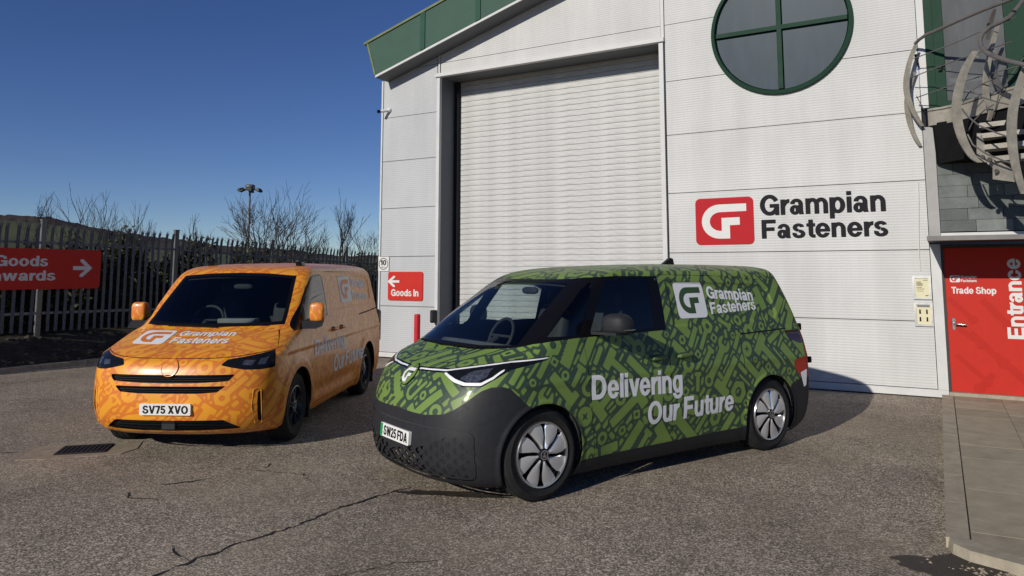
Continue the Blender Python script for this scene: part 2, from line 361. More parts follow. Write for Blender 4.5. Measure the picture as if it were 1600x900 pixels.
class Skin:
    """a triangulated body skin that can be cut exactly along the zero line of any field"""
    def __init__(s, V, N, A, T): s.V, s.N, s.A, s.T = V, N, A, T; s.L = np.array(['body'] * len(T), dtype='<U16')
    def cut(s, fn, new, only=None):
        f = fn(s.V[:, 0], s.V[:, 1], s.V[:, 2], s.A[:, 0]); f = np.where(np.abs(f) < 4e-4, 4e-4 * np.where(f < 0, -1, 1), f)
        pos = f[s.T] > 0; c = pos.sum(1); ok = np.ones(len(s.T), bool) if only is None else np.isin(s.L, only)
        mix = (c > 0) & (c < 3) & ok; keepT = s.T[~mix]; keepL = s.L[~mix].copy(); okk = ok[~mix]; keepL[(c[~mix] == 0) & okk] = new
        Tm = s.T[mix]; Lm = s.L[mix]; pm = pos[mix]
        if len(Tm):
            # rotate so vertex 0 is the lone one
            one = pm.sum(1) == 1; lone = np.where(one, pm.argmax(1), (~pm).argmax(1)); r = np.arange(len(Tm))
            a, b, c3 = Tm[r, lone], Tm[r, (lone + 1) % 3], Tm[r, (lone + 2) % 3]
            E = np.concatenate([np.stack([a, b], 1), np.stack([a, c3], 1)]); K = np.sort(E, 1); key = K[:, 0].astype(np.int64) * len(s.V) + K[:, 1]; uq, inv = np.unique(key, return_inverse=True)
            i0, i1 = (uq // len(s.V)).astype(int), (uq % len(s.V)).astype(int); t = (f[i0] / (f[i0] - f[i1]))[:, None]; base = len(s.V)
            s.V = np.concatenate([s.V, s.V[i0] * (1 - t) + s.V[i1] * t]); n = s.N[i0] * (1 - t) + s.N[i1] * t; s.N = np.concatenate([s.N, n / np.linalg.norm(n, axis=1, keepdims=True)]); s.A = np.concatenate([s.A, s.A[i0] * (1 - t) + s.A[i1] * t])
            m1, m2 = base + inv[:len(Tm)], base + inv[len(Tm):]; la = np.where(one, Lm, new); lb = np.where(one, new, Lm)
            keepT = np.concatenate([keepT, np.stack([a, m1, m2], 1), np.stack([m1, b, c3], 1), np.stack([m1, c3, m2], 1)]); keepL = np.concatenate([keepL, la, lb, lb])
        s.T, s.L = keepT, keepL
    def pieces(s, labels, name, mat, parent, off=0.0):
        """every connected patch of the label as an object of its own"""
        T = s.T[np.isin(s.L, [labels])]
        if len(T) == 0: return
        u, inv = np.unique(T, return_inverse=True); T = inv.reshape(-1, 3); c = np.arange(len(u))
        while True:
            m = c[T].min(1); n = c.copy()
            for k in range(3): np.minimum.at(n, T[:, k], m)
            n = n[n]
            if (n == c).all(): break
            c = n
        lab = c[T[:, 0]]; F = np.array([1, -1, 1.])
        for q in np.unique(lab):
            t = T[lab == q]
            if len(t) < 6: continue
            w, iv = np.unique(t, return_inverse=True); np_mesh(name, (s.V[u[w]] + s.N[u[w]] * off) * F, iv.reshape(-1, 3)[:, ::-1], mat, parent, N=s.N[u[w]] * F)
    def part(s, labels, name, mat, parent, off=0.0, where=None, prnt=False):
        m = np.isin(s.L, labels if isinstance(labels, (list, tuple)) else [labels]); T = s.T[m]
        if where is not None: cen = s.V[T].mean(1); T = T[where(cen)]
        if len(T) == 0: return None
        u, inv = np.unique(T, return_inverse=True); T = inv.reshape(-1, 3); V = s.V[u] + s.N[u] * off; N = s.N[u]; F = np.array([1, -1, 1.])
        return np_mesh(name, V * F, T[:, ::-1], mat, parent, N=N * F, attr=s.A[u, 1] if prnt else None)
# ------------------------------------------------------------------ a bold grotesque alphabet drawn from strokes
def _psdf(poly, x, y):
    d = np.full(x.shape, 1e9); ins = np.zeros(x.shape, bool); n = len(poly)
    for i in range(n):
        ax, ay = poly[i]; bx, by = poly[(i + 1) % n]; ex, ey = bx - ax, by - ay; u, v = x - ax, y - ay
        t = np.clip((u * ex + v * ey) / (ex * ex + ey * ey + 1e-18), 0, 1); d = np.minimum(d, np.hypot(u - ex * t, v - ey * t))
        ins ^= ((ay > y) != (by > y)) & (x < (bx - ax) * (y - ay) / ((by - ay) if by != ay else 1e-12) + ax)
    return np.where(ins, -d, d)
def _el(cx, cy, rx, ry, a0, a1, n=26): return [(cx + rx * math.cos(R(a0 + (a1 - a0) * k / n)), cy + ry * math.sin(R(a0 + (a1 - a0) * k / n))) for k in range(n + 1)]
def b_(x0, y0, x1, y1): return ('+', [(x0, y0), (x1, y0), (x1, y1), (x0, y1)])
def p_(*q): return ('+', list(q))
def x_(*q): return ('-', list(q))
def a_(cx, cy, rx, ry, tx, ty, a0, a1): return ('+', _el(cx, cy, rx, ry, a0, a1) + _el(cx, cy, rx - tx, ry - ty, a1, a0))
def o_(cx, cy, rx, ry, tx, ty): return ('o', _el(cx, cy, rx, ry, 0, 360)[:-1], _el(cx, cy, rx - tx, ry - ty, 0, 360)[:-1])
S_, H_ = .205, .165
GL = {
 'o': (.70, [o_(.35, .37, .35, .385, S_, .15)]), 'O': (.94, [o_(.47, .5, .47, .515, .22, .17)]), '0': (.66, [o_(.33, .5, .33, .51, S_, .15)]),
 'n': (.64, [b_(0, 0, .2, .74), a_(.33, .43, .31, .325, .2, .16, -2, 150), b_(.44, 0, .64, .44)]),
 'h': (.64, [b_(0, 0, .2, 1), a_(.33, .43, .31, .325, .2, .16, -2, 150), b_(.44, 0, .64, .44)]),
 'm': (1.02, [b_(0, 0, .2, .74), a_(.31, .44, .30, .315, .2, .16, -2, 150), b_(.41, 0, .61, .45), a_(.72, .44, .30, .315, .2, .16, -2, 140), b_(.82, 0, 1.02, .45)]),
 'u': (.64, [b_(.44, 0, .64, .74), a_(.31, .31, .31, .325, .2, .16, 178, 330), b_(0, .30, .2, .74)]),
 'r': (.42, [b_(0, 0, .2, .74), a_(.40, .38, .37, .37, .2, .17, 87, 165)]),
 'i': (.20, [b_(0, 0, .2, .74), b_(0, .83, .2, 1.0)]), 'l': (.20, [b_(0, 0, .2, 1.0)]), 'I': (.22, [b_(0, 0, .22, 1.0)]),
 'a': (.66, [b_(.42, .06, .61, .50), p_((.42, .12), (.44, 0), (.65, 0), (.62, .08), (.61, .2)), a_(.315, .49, .295, .265, .195, .14, -4, 172), o_(.235, .215, .235, .23, .19, .125), b_(.24, .31, .5, .425)]),
 'e': (.68, [o_(.34, .37, .34, .385, S_, .15), b_(.12, .31, .67, .43), x_((.36, .31), (.9, .31), (.9, .20), (.46, .225)), ]),
 'c': (.66, [o_(.34, .37, .34, .385, S_, .15), x_((.40, .44), (.9, .47), (.9, .25), (.40, .29))]),
 's': (.61, [a_(.30, .545, .275, .21, .19, .135, 15, 262), a_(.305, .205, .305, .22, .20, .135, -195 + 360 - 360, 88)]),
 't': (.40, [b_(.10, .16, .30, .93), b_(0, .595, .40, .74), a_(.33, .20, .23, .205, .2, .145, 180, 278), b_(.33, 0, .40, .145)]),
 'g': (.68, [o_(.33, .375, .33, .38, S_, .15), b_(.48, .02, .68, .74), a_(.34, .0, .34, .26, .2, .14, 185, 362)]),
 'd': (.69, [o_(.33, .37, .33, .385, S_, .15), b_(.49, 0, .69, 1.0)]), 'p': (.69, [o_(.36, .37, .33, .385, S_, .15), b_(0, -.26, .2, .74)]),
 'v': (.66, [p_((0, .74), (.215, .74), (.335, .27), (.455, .74), (.66, .74), (.43, 0), (.23, 0))]),
 'w': (.98, [p_((0, .74), (.205, .74), (.295, .28), (.40, .74), (.585, .74), (.69, .28), (.78, .74), (.98, .74), (.79, 0), (.60, 0), (.49, .46), (.38, 0), (.19, 0))]),
 'G': (.92, [a_(.47, .5, .47, .515, .22, .17, 28, 345), b_(.48, .38, .92, .54), b_(.74, 0, .92, .45)]),
 'F': (.70, [b_(0, 0, .22, 1), b_(.2, .82, .70, 1), b_(.2, .41, .63, .585)]), 'E': (.74, [b_(0, 0, .22, 1), b_(.2, .82, .73, 1), b_(.2, .415, .67, .59), b_(.2, 0, .74, .18)]),
 'D': (.86, [b_(0, 0, .22, 1), b_(.2, .82, .40, 1), b_(.2, 0, .40, .18), a_(.38, .5, .48, .5, .22, .18, -91, 91)]),
 'T': (.76, [b_(0, .82, .76, 1), b_(.27, 0, .49, .9)]), 'S': (.80, [a_(.39, .715, .36, .30, .21, .165, 14, 262), a_(.40, .29, .40, .305, .215, .165, -195, 86)]),
 'V': (.86, [p_((0, 1), (.235, 1), (.43, .30), (.625, 1), (.86, 1), (.55, 0), (.31, 0))]), 'W': (1.18, [p_((0, 1), (.225, 1), (.34, .36), (.48, 1), (.70, 1), (.84, .36), (.955, 1), (1.18, 1), (.95, 0), (.73, 0), (.59, .62), (.45, 0), (.23, 0))]),
 'X': (.86, [p_((.02, 1), (.27, 1), (.84, 0), (.59, 0)), p_((.59, 1), (.84, 1), (.27, 0), (.02, 0))]), 'A': (.90, [p_((.33, 1), (.57, 1), (.90, 0), (.66, 0), (.45, .72), (.24, 0), (0, 0)), b_(.2, .19, .70, .35)]),
 '7': (.64, [b_(0, .82, .64, 1), p_((.41, .84), (.64, .84), (.64, .82), (.36, 0), (.12, 0))]), '1': (.42, [b_(.2, 0, .42, 1), p_((.02, .66), (.25, .72), (.25, .98), (.02, .82))]),
 '5': (.66, [b_(.08, .83, .61, 1), p_((.08, 1), (.25, 1), (.22, .45), (.04, .45)), a_(.32, .33, .34, .335, .205, .16, -165, 140)]), '2': (.66, [a_(.32, .685, .32, .325, .205, .16, -32, 178), p_((.40, .60), (.58, .50), (.32, .17), (.02, .0), (.0, .10), (.06, .25)), b_(0, 0, .65, .17)]),
 'M': (.98, [b_(0, 0, .2, 1), b_(.78, 0, .98, 1), p_((0, 1), (.27, 1), (.49, .36), (.71, 1), (.98, 1), (.6, 0), (.38, 0))]), 'P': (.74, [b_(0, 0, .22, 1), b_(.2, .83, .45, 1), b_(.2, .34, .45, .50), a_(.42, .67, .32, .33, .21, .165, -91, 91)]), 'H': (.80, [b_(0, 0, .22, 1), b_(.58, 0, .80, 1), b_(.2, .41, .6, .59)]), '.': (.2, [b_(0, 0, .2, .2)]),
}
_gc = {}
def glyph(ch, n):
    if (ch, n) in _gc: return _gc[(ch, n)]
    w, items = GL[ch]; h = 1.0 / n; nx, ny = int((w + .1) / h) + 2, int(1.38 / h) + 2; gx, gy = np.meshgrid(np.arange(nx) * h - .05, np.arange(ny) * h - .32); x, y = gx.ravel(), gy.ravel(); f = np.full(x.shape, 1e3)
    for it in items:
        if it[0] == '+': f = np.minimum(f, _psdf(it[1], x, y))
        elif it[0] == 'o': f = np.minimum(f, np.maximum(_psdf(it[1], x, y), -_psdf(it[2], x, y)))
    for it in items:
        if it[0] == '-': f = np.maximum(f, -_psdf(it[1], x, y))
    i = np.arange(ny - 1)[:, None] * nx; j = np.arange(nx - 1)[None]; a = (i + j).ravel(); T = np.concatenate([np.stack([a, a + 1, a + 1 + nx], 1), np.stack([a, a + 1 + nx, a + nx], 1)])
    V = np.stack([x, y, 0 * x], 1); sk = Skin(V, np.repeat([[0, 0, 1.]], len(V), 0), np.stack([f, f], 1), T); sk.cut(lambda X, Y, Z, U: U - .012, 'ink')
    T = sk.T[sk.L == 'ink']; u, inv = np.unique(T, return_inverse=True); _gc[(ch, n)] = (sk.V[u][:, :2], inv.reshape(-1, 3), w); return _gc[(ch, n)]
def text_tris(s, size=1, off=0, space=.085, n=46):
    Vs, Ts, x, b = [], [], 0.0, 0
    for ch in s:
        if ch == ' ': x += .30; continue
        V, T, w = glyph(ch, n); Vs.append(V + np.array([x, 0])); Ts.append(T + b); b += len(V); x += w + (.02 if ch in 'rtvT' else space)
    return np.concatenate(Vs) * size, np.concatenate(Ts)

# ------------------------------------------------------------------ ground and setting
def struct(name, mb, mat, parent=None, **k):
    o = mb.build(name, mat, parent, **k); o['kind'] = 'structure'; return o
WY = 12.75                                            # the facade's plane
g = MB(); n = 40
xs = [-1500, -400, -120, -60, -30, -15, -8, 0, 8, 20, 60, 200, 1500]; ys = [-1500, -300, -60, -20, -5, 5, 13, 20, 40, 80, 200, 600, 2500]
for j in range(len(ys)):
    for i in range(len(xs)): g.v.append((xs[i], ys[j], -.02))
for j in range(len(ys) - 1):
    for i in range(len(xs) - 1): a = j * len(xs) + i; g.f.append((a, a + 1, a + 1 + len(xs), a + len(xs)))
struct('ground', g, M['far_ground'], fix=False)
g = MB(); g.add([(-15.0, -30, 0), (30, -30, 0), (30, 14.5, 0), (-15.0, 60, 0)], [(0, 1, 2, 3)]); yard = struct('yard_asphalt', g, M['asphalt'], fix=False)

def strip(name, pts, w, mat, parent, z=.004, seed=0, jag=.35):
    rnd = random.Random(seed); P = []
    for a, b in zip(pts[:-1], pts[1:]):
        d = math.hypot(b[0] - a[0], b[1] - a[1]); k = max(2, int(d / .05))
        for i in range(k): t = i / k; P.append((a[0] + (b[0] - a[0]) * t + rnd.gauss(0, .011), a[1] + (b[1] - a[1]) * t + rnd.gauss(0, .011)))
    P.append(pts[-1]); vs = []; fs = []
    for i, p in enumerate(P):
        q = P[min(i + 1, len(P) - 1)]; o = P[max(i - 1, 0)]; dx, dy = q[0] - o[0], q[1] - o[1]; l = math.hypot(dx, dy) or 1
        ww = w * (1 + rnd.uniform(-.7, .9)) * (.3 + .7 * min(1, min(i, len(P) - 1 - i) / 4)) / 2
        vs += [(p[0] - dy / l * ww, p[1] + dx / l * ww, z), (p[0] + dy / l * ww, p[1] - dx / l * ww, z)]
        if i: fs.append((2 * i - 2, 2 * i - 1, 2 * i + 1, 2 * i))
    m = MB(); m.add(vs, fs); return m.build(name, mat, parent)
strip('crack', [(-4.04, 5.30), (-4.10, 5.05), (-4.18, 4.55), (-4.17, 4.1), (-4.24, 3.6), (-4.235, 3.15), (-4.28, 2.6)], .020, M['crack'], yard, seed=1)
strip('crack', [(-4.28, 3.30), (-4.45, 3.34), (-4.6, 3.42)], .010, M['crack'], yard, seed=2)
strip('crack', [(-5.75, 4.62), (-5.9, 4.38), (-5.98, 4.28)], .025, M['crack'], yard, seed=3)
strip('crack', [(-6.0, 4.02), (-5.88, 3.92), (-5.6, 4.0)], .014, M['crack'], yard, seed=4)
strip('crack', [(-5.95, 4.95), (-5.5, 5.05), (-5.15, 5.15), (-4.85, 5.0)], .008, M['crack'], yard, seed=5)
strip('crack', [(-5.7, 5.3), (-5.62, 5.12)], .02, M['crack'], yard, seed=6)
strip('crack', [(-9.3, 3.62), (-8.75, 4.0), (-8.25, 4.33)], .014, M['crack'], yard, seed=9)
strip('crack', [(-3.5, 3.2), (-3.1, 3.9), (-2.75, 4.2)], .006, M['crack'], yard, seed=10)
def blotch(name, c, rx, ry, ang, mat, parent, z, seed):
    rnd = random.Random(seed); ph = [rnd.uniform(0, 6.28) for _ in range(8)]; m = MB(); n = 72; vs = []
    for k in range(n):
        a = 2 * math.pi * k / n; r = 1 + .16 * math.sin(2 * a + ph[0]) + .12 * math.sin(3 * a + ph[1]) + .10 * math.sin(5 * a + ph[2]) + .07 * math.sin(9 * a + ph[3]) + .05 * math.sin(17 * a + ph[4]) + rnd.gauss(0, .03)
        x, y = rx * r * math.cos(a), ry * r * math.sin(a)
        vs.append((c[0] + x * math.cos(ang) - y * math.sin(ang), c[1] + x * math.sin(ang) + y * math.cos(ang), z))
    m.add(vs, [tuple(range(n))]); return m.build(name, mat, parent)
blotch('wet_stain', (-3.62, 5.32), .40, .085, R(20), M['stain'], yard, .005, 3)
blotch('wet_stain', (.02, 5.62), .30, .26, R(30), M['stain'], yard, .005, 8)

# drain: concrete surround with an iron grating let into it
dr = empty('drain', (-7.80, 4.70, 0), R(45)); dr.scale = (.86, .86, 1); tag(dr, 'square iron drain grating in a worn concrete patch before the orange van', 'drain')
m = MB(); m.prism([(-.62, -.34), (-.3, -.38), (.47, -.33), (.60, -.1), (.58, .31), (.1, .35), (-.60, .32)], lambda x, y: (x, y, -.01), lambda x, y: (x, y, .006)); m.build('concrete_patch', M['concrete_patch'], dr)
m = MB(); m.box(-.27, .27, -.22, .22, -.01, .010); m.build('pit', M['gap'], dr)
m = MB()
for a in ((-.27, .27, -.22, -.185), (-.27, .27, .185, .22), (-.27, -.235, -.185, .185), (.235, .27, -.185, .185)): m.box(a[0], a[1], a[2], a[3], .0105, .018)
m.build('frame', M['iron'], dr)
for k in range(9): m = MB(); m.box(-.225 + k * .052, -.197 + k * .052, -.183, .183, .0105, .016); m.build('bar', M['iron'], dr)

# pavement: kerb stones and slabs at the trade door
pav = empty('pavement', (0, 0, 0)); pav['kind'] = 'structure'
PZ = .065
rnd = random.Random(5)
y = 5.98
for k in range(8):
    y1 = min(y + .915, 12.70); m = MB(); m.box(-.055, .085, y + .003, y1 - .003, -.06, PZ + .002 + rnd.uniform(-.001, .001)); m.build('kerb_stone', M['kerb'], pav); y = y1
    if y >= 12.69: break
m = MB(); m.prism([(-.055, 5.975), (-.03, 5.84), (.06, 5.74), (.42, 5.60), (.47, 5.72), (.12, 5.90), (.085, 5.975)], lambda x, y: (x, y, -.06), lambda x, y: (x + (.02 if x < .2 else 0), y + .02, PZ + .004)); m.build('kerb_stone', M['kerb'], pav)
m = MB(); m.box(.0875, 3.2, 5.98, 12.70, -.05, PZ - .005); m.build('bedding', M['crack'], pav)
yj = [5.68, 6.19, 6.77, 7.38, 7.97, 8.59, 9.21, 9.82, 10.42, 11.03, 11.63, 12.22, 12.66]
xj = [.092, .66, 1.23, 1.80, 2.4, 3.0]
for i in range(len(xj) - 1):
    for j in range(len(yj) - 1):
        y0 = yj[j] + (.28 if i % 2 else 0); y1 = yj[j + 1] + (.28 if i % 2 else 0); y1 = min(y1, 12.67)
        if y1 - y0 < .1: continue
        z = PZ + rnd.uniform(-.0012, .0012); m = MB()
        if i == 0 and j == 0: m.prism([(.094, 6.187), (.094, 5.985), (.135, 5.915), (.485, 5.735), (.657, 5.735), (.657, 6.187)], lambda x, y: (x, y, PZ - .05), lambda x, y: (x, y, PZ))
        else: m.box(xj[i] + .0025, xj[i + 1] - .0025, y0 + .0025, y1 - .0025, PZ - .05, z)
        m.build('slab', M['slab'] if rnd.random() < .6 else M['slab2'], pav)
for i in range(1, 5): m = MB(); m.box(xj[i] + .0025, xj[i + 1] - .0025, 5.36, (5.957 if i % 2 else 5.677), PZ - .05, PZ); m.build('slab', M['slab2'], pav)
# loose stones at the broken corner
rk = MB()
for k in range(60):
    s = rnd.uniform(.006, .019); cx, cy = rnd.gauss(.16, .13), rnd.gauss(5.60, .05); a = rnd.uniform(0, 6)
    vs = [(cx + s * math.cos(a + q) * rnd.uniform(.7, 1.2), cy + s * math.sin(a + q) * rnd.uniform(.7, 1.2), .004) for q in (0, 1.3, 2.6, 3.9, 5.1)]
    rk.add(vs + [(cx, cy, s * .9)], [(0, 1, 5), (1, 2, 5), (2, 3, 5), (3, 4, 5), (4, 0, 5)])
tag(rk.build('gravel', M['concrete_patch']), 'loose broken stones beside the kerb corner', 'gravel', kind='stuff')

# hills: woodland ridge to the left, a field below it, a low far ridge to the right
def terrain(name, mat, D0, D1, prof, seed, rough, nd=14, step=6.0, kind='structure', base=0.0):
    """a hillside facing the yard, running from distance D0 to its ridge at D1; prof = (bearing tan, ridge height)"""
    f = Vector((-math.sin(R(29.756)), math.cos(R(29.756)), 0)); r = Vector((math.cos(R(29.756)), math.sin(R(29.756)), 0))
    t0, t1 = prof[0][0], prof[-1][0]; nc = int((t1 - t0) * D1 / step); vs = []; fs = []
    for j in range(nd + 4):
        s = j / nd; D = D0 + (D1 - D0) * s
        for i in range(nc + 1):
            t = t0 + (t1 - t0) * i / nc; h = float(np.interp(t, [a for a, b in prof], [b for a, b in prof]))
            z = base + (h - base) * (math.sin(min(s, 1) * math.pi / 2) if s <= 1 else 1 - (s - 1) * .3)
            p = f * D + r * (t * D); q = mnoise.noise(Vector((p.x * .05 + seed, p.y * .05, 0))) * 1.2 + mnoise.noise(Vector((p.x * .3 + seed, p.y * .3, 5)))
            vs.append((p.x, p.y, z + q * rough * min(1, s * 2)))
    w = nc + 1
    for j in range(nd + 3):
        for i in range(nc): a = j * w + i; fs.append((a, a + 1, a + 1 + w, a + w))
    m = MB(); m.add(vs, fs); o = m.build(name, mat, smooth=True, angle=180, fix=False); o['kind'] = kind; return o
px2t = lambda x: (x - 800) / 1166.
hz = lambda D, ypx: 1.84 + (425 - ypx) / 1166. * D
terrain('hill_field', M['grass'], 60, 300, [(px2t(-900), hz(300, 350)), (px2t(-200), hz(300, 352)), (px2t(0), hz(300, 356)), (px2t(120), hz(300, 366)), (px2t(250), hz(300, 392)), (px2t(420), hz(300, 405)), (px2t(900), hz(300, 412))], 3, .25)
terrain('wooded_hill', M['wood_hill'], 310, 420, [(px2t(-900), hz(420, 322)), (px2t(-200), hz(420, 332)), (px2t(0), hz(420, 338)), (px2t(60), hz(420, 341)), (px2t(110), hz(420, 349)), (px2t(150), hz(420, 358)), (px2t(220), hz(420, 370)), (px2t(330), hz(420, 384)), (px2t(430), hz(420, 392)), (px2t(560), hz(420, 402)), (px2t(900), hz(420, 408))], 9, 1.5, nd=20, step=2.2)

# ------------------------------------------------------------------ the warehouse
wh = empty('warehouse', (-5.3, WY, 0)); tag(wh, 'white ribbed-steel warehouse front with tall roller shutter and round window', 'building')
wx = 5.3; wy = -WY                                     # world -> the building's own coordinates
def WB(): return MB()
def wbuild(m, name, mat, parent=None, **k):
    m.v = [(x + wx, y + wy, z) for x, y, z in m.v]; return m.build(name, mat, parent or wh, **k)
roofz = lambda x: 6.10 + .291 * (x + 10.64)      # lower side of the verge
JZ = [.13, 1.112, 2.172, 3.222, 4.268, 5.248, 6.30, 7.35, 8.4, 9.6]
def panel(x0, x1, z0, z1, mat, hole=None):
    g = .006; x0 += g; x1 -= g; z0 += g; z1 -= g
    n = max(1, int((x1 - x0) / .25)); top = [(x0 + (x1 - x0) * k / n) for k in range(n + 1)]
    up = [(x, min(z1, roofz(x) - .01)) for x in top]
    up = [(x, z) for x, z in up]
    if all(z <= z0 + .02 for x, z in up): return
    up = [(x, max(z, z0 + .002)) for x, z in up]
    poly = [(x0, z0), (x1, z0)] + up[::-1]
    if hole:
        cx, cz, r = hole; out = []
        # walk the outline, replacing what the round opening swallows by its arc
        ang = lambda x, z: math.atan2(z - cz, x - cx)
        inside = lambda p: (p[0] - cx) ** 2 + (p[1] - cz) ** 2 < r * r
        lo, hi = z0 - cz, z1 - cz
        if abs(lo) < r and abs(hi) >= r and lo < 0 < hi or (abs(lo) >= r and abs(hi) < r):
            zz = lo if abs(lo) < r else hi
        w0 = math.sqrt(max(0, r * r - lo * lo)); w1 = math.sqrt(max(0, r * r - hi * hi))
        a = [];
        nseg = 24
        zs = [max(lo, -r) + (min(hi, r) - max(lo, -r)) * k / nseg for k in range(nseg + 1)]
        L = [(cx - math.sqrt(max(0, r * r - q * q)), cz + q) for q in zs]; Rr = [(cx + math.sqrt(max(0, r * r - q * q)), cz + q) for q in zs]
        m = WB()
        if lo > -r and hi < r:      # the opening crosses the whole panel: a left and a right piece
            for P in ([(x0, z0)] + L + [(x0, z1)], [(x1, z1)] + Rr[::-1] + [(x1, z0)]): m = WB(); m.prism(P, lambda x, z: (x, WY, z), lambda x, z: (x, WY + .06, z)); wbuild(m, 'cladding_panel', mat)
            return
        else:
            P = [(x0, z0)] + ([(x0, z1)] if lo <= -r else L + [(x0, z1)])
            if lo <= -r:            # opening enters from above
                P = [(x0, z0), (x1, z0), (x1, z1)] + Rr[::-1] + L[1:] + [(x0, z1)]
            else: P = [(x0, z0)] + L + Rr[::-1][1:] + [(x1, z0), (x1, z1), (x0, z1)]
            m.prism(P, lambda x, z: (x, WY, z), lambda x, z: (x, WY + .06, z))
        return wbuild(m, 'cladding_panel', mat)
    m = WB(); m.prism(poly, lambda x, z: (x, WY, z), lambda x, z: (x, WY + .06, z)); return wbuild(m, 'cladding_panel', mat)
RW = (-2.11, 5.92, 1.13)
for k in range(len(JZ) - 1):
    if JZ[k] < 7: panel(-10.60, -9.13, JZ[k], JZ[k + 1], M['panel_grey'])
    x1 = -.10
    if JZ[k + 1] > 4.79 and JZ[k] < 7.05: panel(-4.10, x1, JZ[k], JZ[k + 1], M['panel'], RW)
    else: panel(-4.10, x1, JZ[k], JZ[k + 1], M['panel'])
    if JZ[k] > 6.1: panel(-9.05, -4.17, JZ[k], JZ[k + 1], M['panel'])
panel(-9.05, -4.17, 6.07, 6.30, M['panel'])
m = WB(); m.box(-10.55, 0.0, WY + .065, WY + .09, .1, 4.6); m2 = WB()
m = WB(); m.box(-10.6, -9.2, WY + .07, WY + .1, .02, 6.1); m.box(-4.1, -.05, WY + .07, WY + .1, .02, 4.7); m.box(-9.2, -4.1, WY + .07, WY + .1, 6.12, 7.4); wbuild(m, 'joint_backing', M['gap'])
# flashings
m = WB(); m.box(-10.645, -10.603, WY - .02, WY + 6, .02, 6.1); wbuild(m, 'corner_trim', M['flat_white'])
m = WB(); m.box(-10.64, -9.08, WY - .015, WY + .05, .03, .125); wbuild(m, 'base_trim', M['flat_white'])
m = WB(); m.box(-4.12, .035, WY - .015, WY + .05, .02, .125); wbuild(m, 'base_trim', M['flat_white'])
m = WB(); m.box(-9.125, -9.052, WY - .03, WY + .05, .02, 5.985); wbuild(m, 'jamb_trim', M['flat_white'])
m = WB(); m.box(-4.205, -4.125, WY - .03, WY + .62, .02, 6.0); wbuild(m, 'jamb_trim', M['flat_white'])
m = WB(); m.box(-9.10, -9.06, WY - .02, WY + .05, 6.075, roofz(-9.08) - .03); wbuild(m, 'joint_strip', M['flat_white'])
m = WB(); m.box(-4.165, -4.105, WY - .02, WY + .05, 6.075, 8.4); wbuild(m, 'joint_strip', M['flat_white'])
m = WB(); m.box(-9.16, -4.10, WY - .07, WY + .04, 5.99, 6.065); wbuild(m, 'lintel_trim', M['kerb'] if 0 else M['flat_white'])
m = WB(); m.box(-.097, .035, WY - .012, WY + .05, .127, 2.25); wbuild(m, 'corner_trim', M['flat_white'])
m = WB(); m.box(-.097, .0, WY - .012, WY + .05, 4.32, 9.0); wbuild(m, 'corner_trim', M['flat_white'])
# shutter recess
m = WB(); m.box(-9.09, -9.055, WY + .055, WY + .75, 0, 6.12); wbuild(m, 'reveal', M['reveal'])
m = WB(); m.box(-9.05, -4.2, WY + .045, WY + .80, 6.0, 6.06); wbuild(m, 'reveal', M['reveal'])
m = WB(); m.box(-9.05, -8.96, WY + .53, WY + .70, 0, 5.99); wbuild(m, 'guide_rail', M['gap'])
m = WB(); m.box(-4.29, -4.208, WY + .53, WY + .70, 0, 5.99); wbuild(m, 'guide_rail', M['gap'])
sh = WB(); sh.box(-8.99, -4.26, WY + .665, WY + .70, .02, 6.0); shut = wbuild(sh, 'roller_shutter', M['gap'])
SP = .1165; prof = [(.0, .0012), (-.009, .008), (-.013, .030), (-.009, .060), (-.013, .090), (-.010, .108), (0, .1155)]
sm = WB(); n = 7
sm.v = [(-8.985 + wx, WY + .655 + a + wy, b) for a, b in prof] + [(-4.265 + wx, WY + .655 + a + wy, b) for a, b in prof]
sm.f = [(i, i + 1, n + i + 1, n + i) for i in range(n - 1)]
s0 = sm.build('slat', M['slat'], shut, smooth=True); s0.location.z = .08
for k in range(1, 51):
    c = s0.copy(); COL.objects.link(c); c.parent = shut; c.location.z = .08 + SP * k
m = WB(); m.box(-8.985, -4.265, WY + .62, WY + .664, .01, .08); wbuild(m, 'bottom_bar', M['galv_grey'], shut)
# verge: white lower edge, green fascia segments, soffit with its shade put into the colour
def verge(x0, x1, zo0, zo1, y0, y1, name, mat, slant=0):
    n = max(1, int((x1 - x0) / .3)); X = [x0 + (x1 - x0) * k / n for k in range(n + 1)]; vz = lambda x: 6.07 + .291 * (x + 10.48)
    m = WB(); P = [(x, vz(x) + zo0) for x in X] + [(x, vz(x) + zo1) for x in X[::-1]]
    if slant: P[-1] = (P[-1][0] - slant * (zo1 - zo0) , P[-1][1] - slant * (zo1 - zo0) * .29)
    m.prism(P, lambda x, z: (x, y0, z), lambda x, z: (x, y1, z)); return wbuild(m, name, mat)
OV = .45
verge(-10.48, 3.5, .0, .05, WY - OV, WY + .02, 'verge_edge', M['flat_white'])
verge(-10.47, 3.5, -.012, -.002, WY - OV + .02, WY + .5, 'soffit', M['reveal'])
xs = [-10.49, -9.20, -7.82, -6.44, -5.06, -3.7, -2.3, -.9, .5, 1.9, 3.3]
for i, (a, b) in enumerate(zip(xs[:-1], xs[1:])):
    verge(a + (.03 if i else 0), b - .03, .055, .86, WY - OV, WY + .01, 'fascia_panel', M['green_fascia'], slant=.30 if i == 0 else 0)
    verge(b - .06, b + .06, .056, .855, WY - OV - .022, WY - OV - .001, 'fascia_joint', M['green_frame2'])
verge(-10.80, 3.3, .865, .915, WY - OV - .03, WY + .05, 'fascia_cap', M['green_edge'])
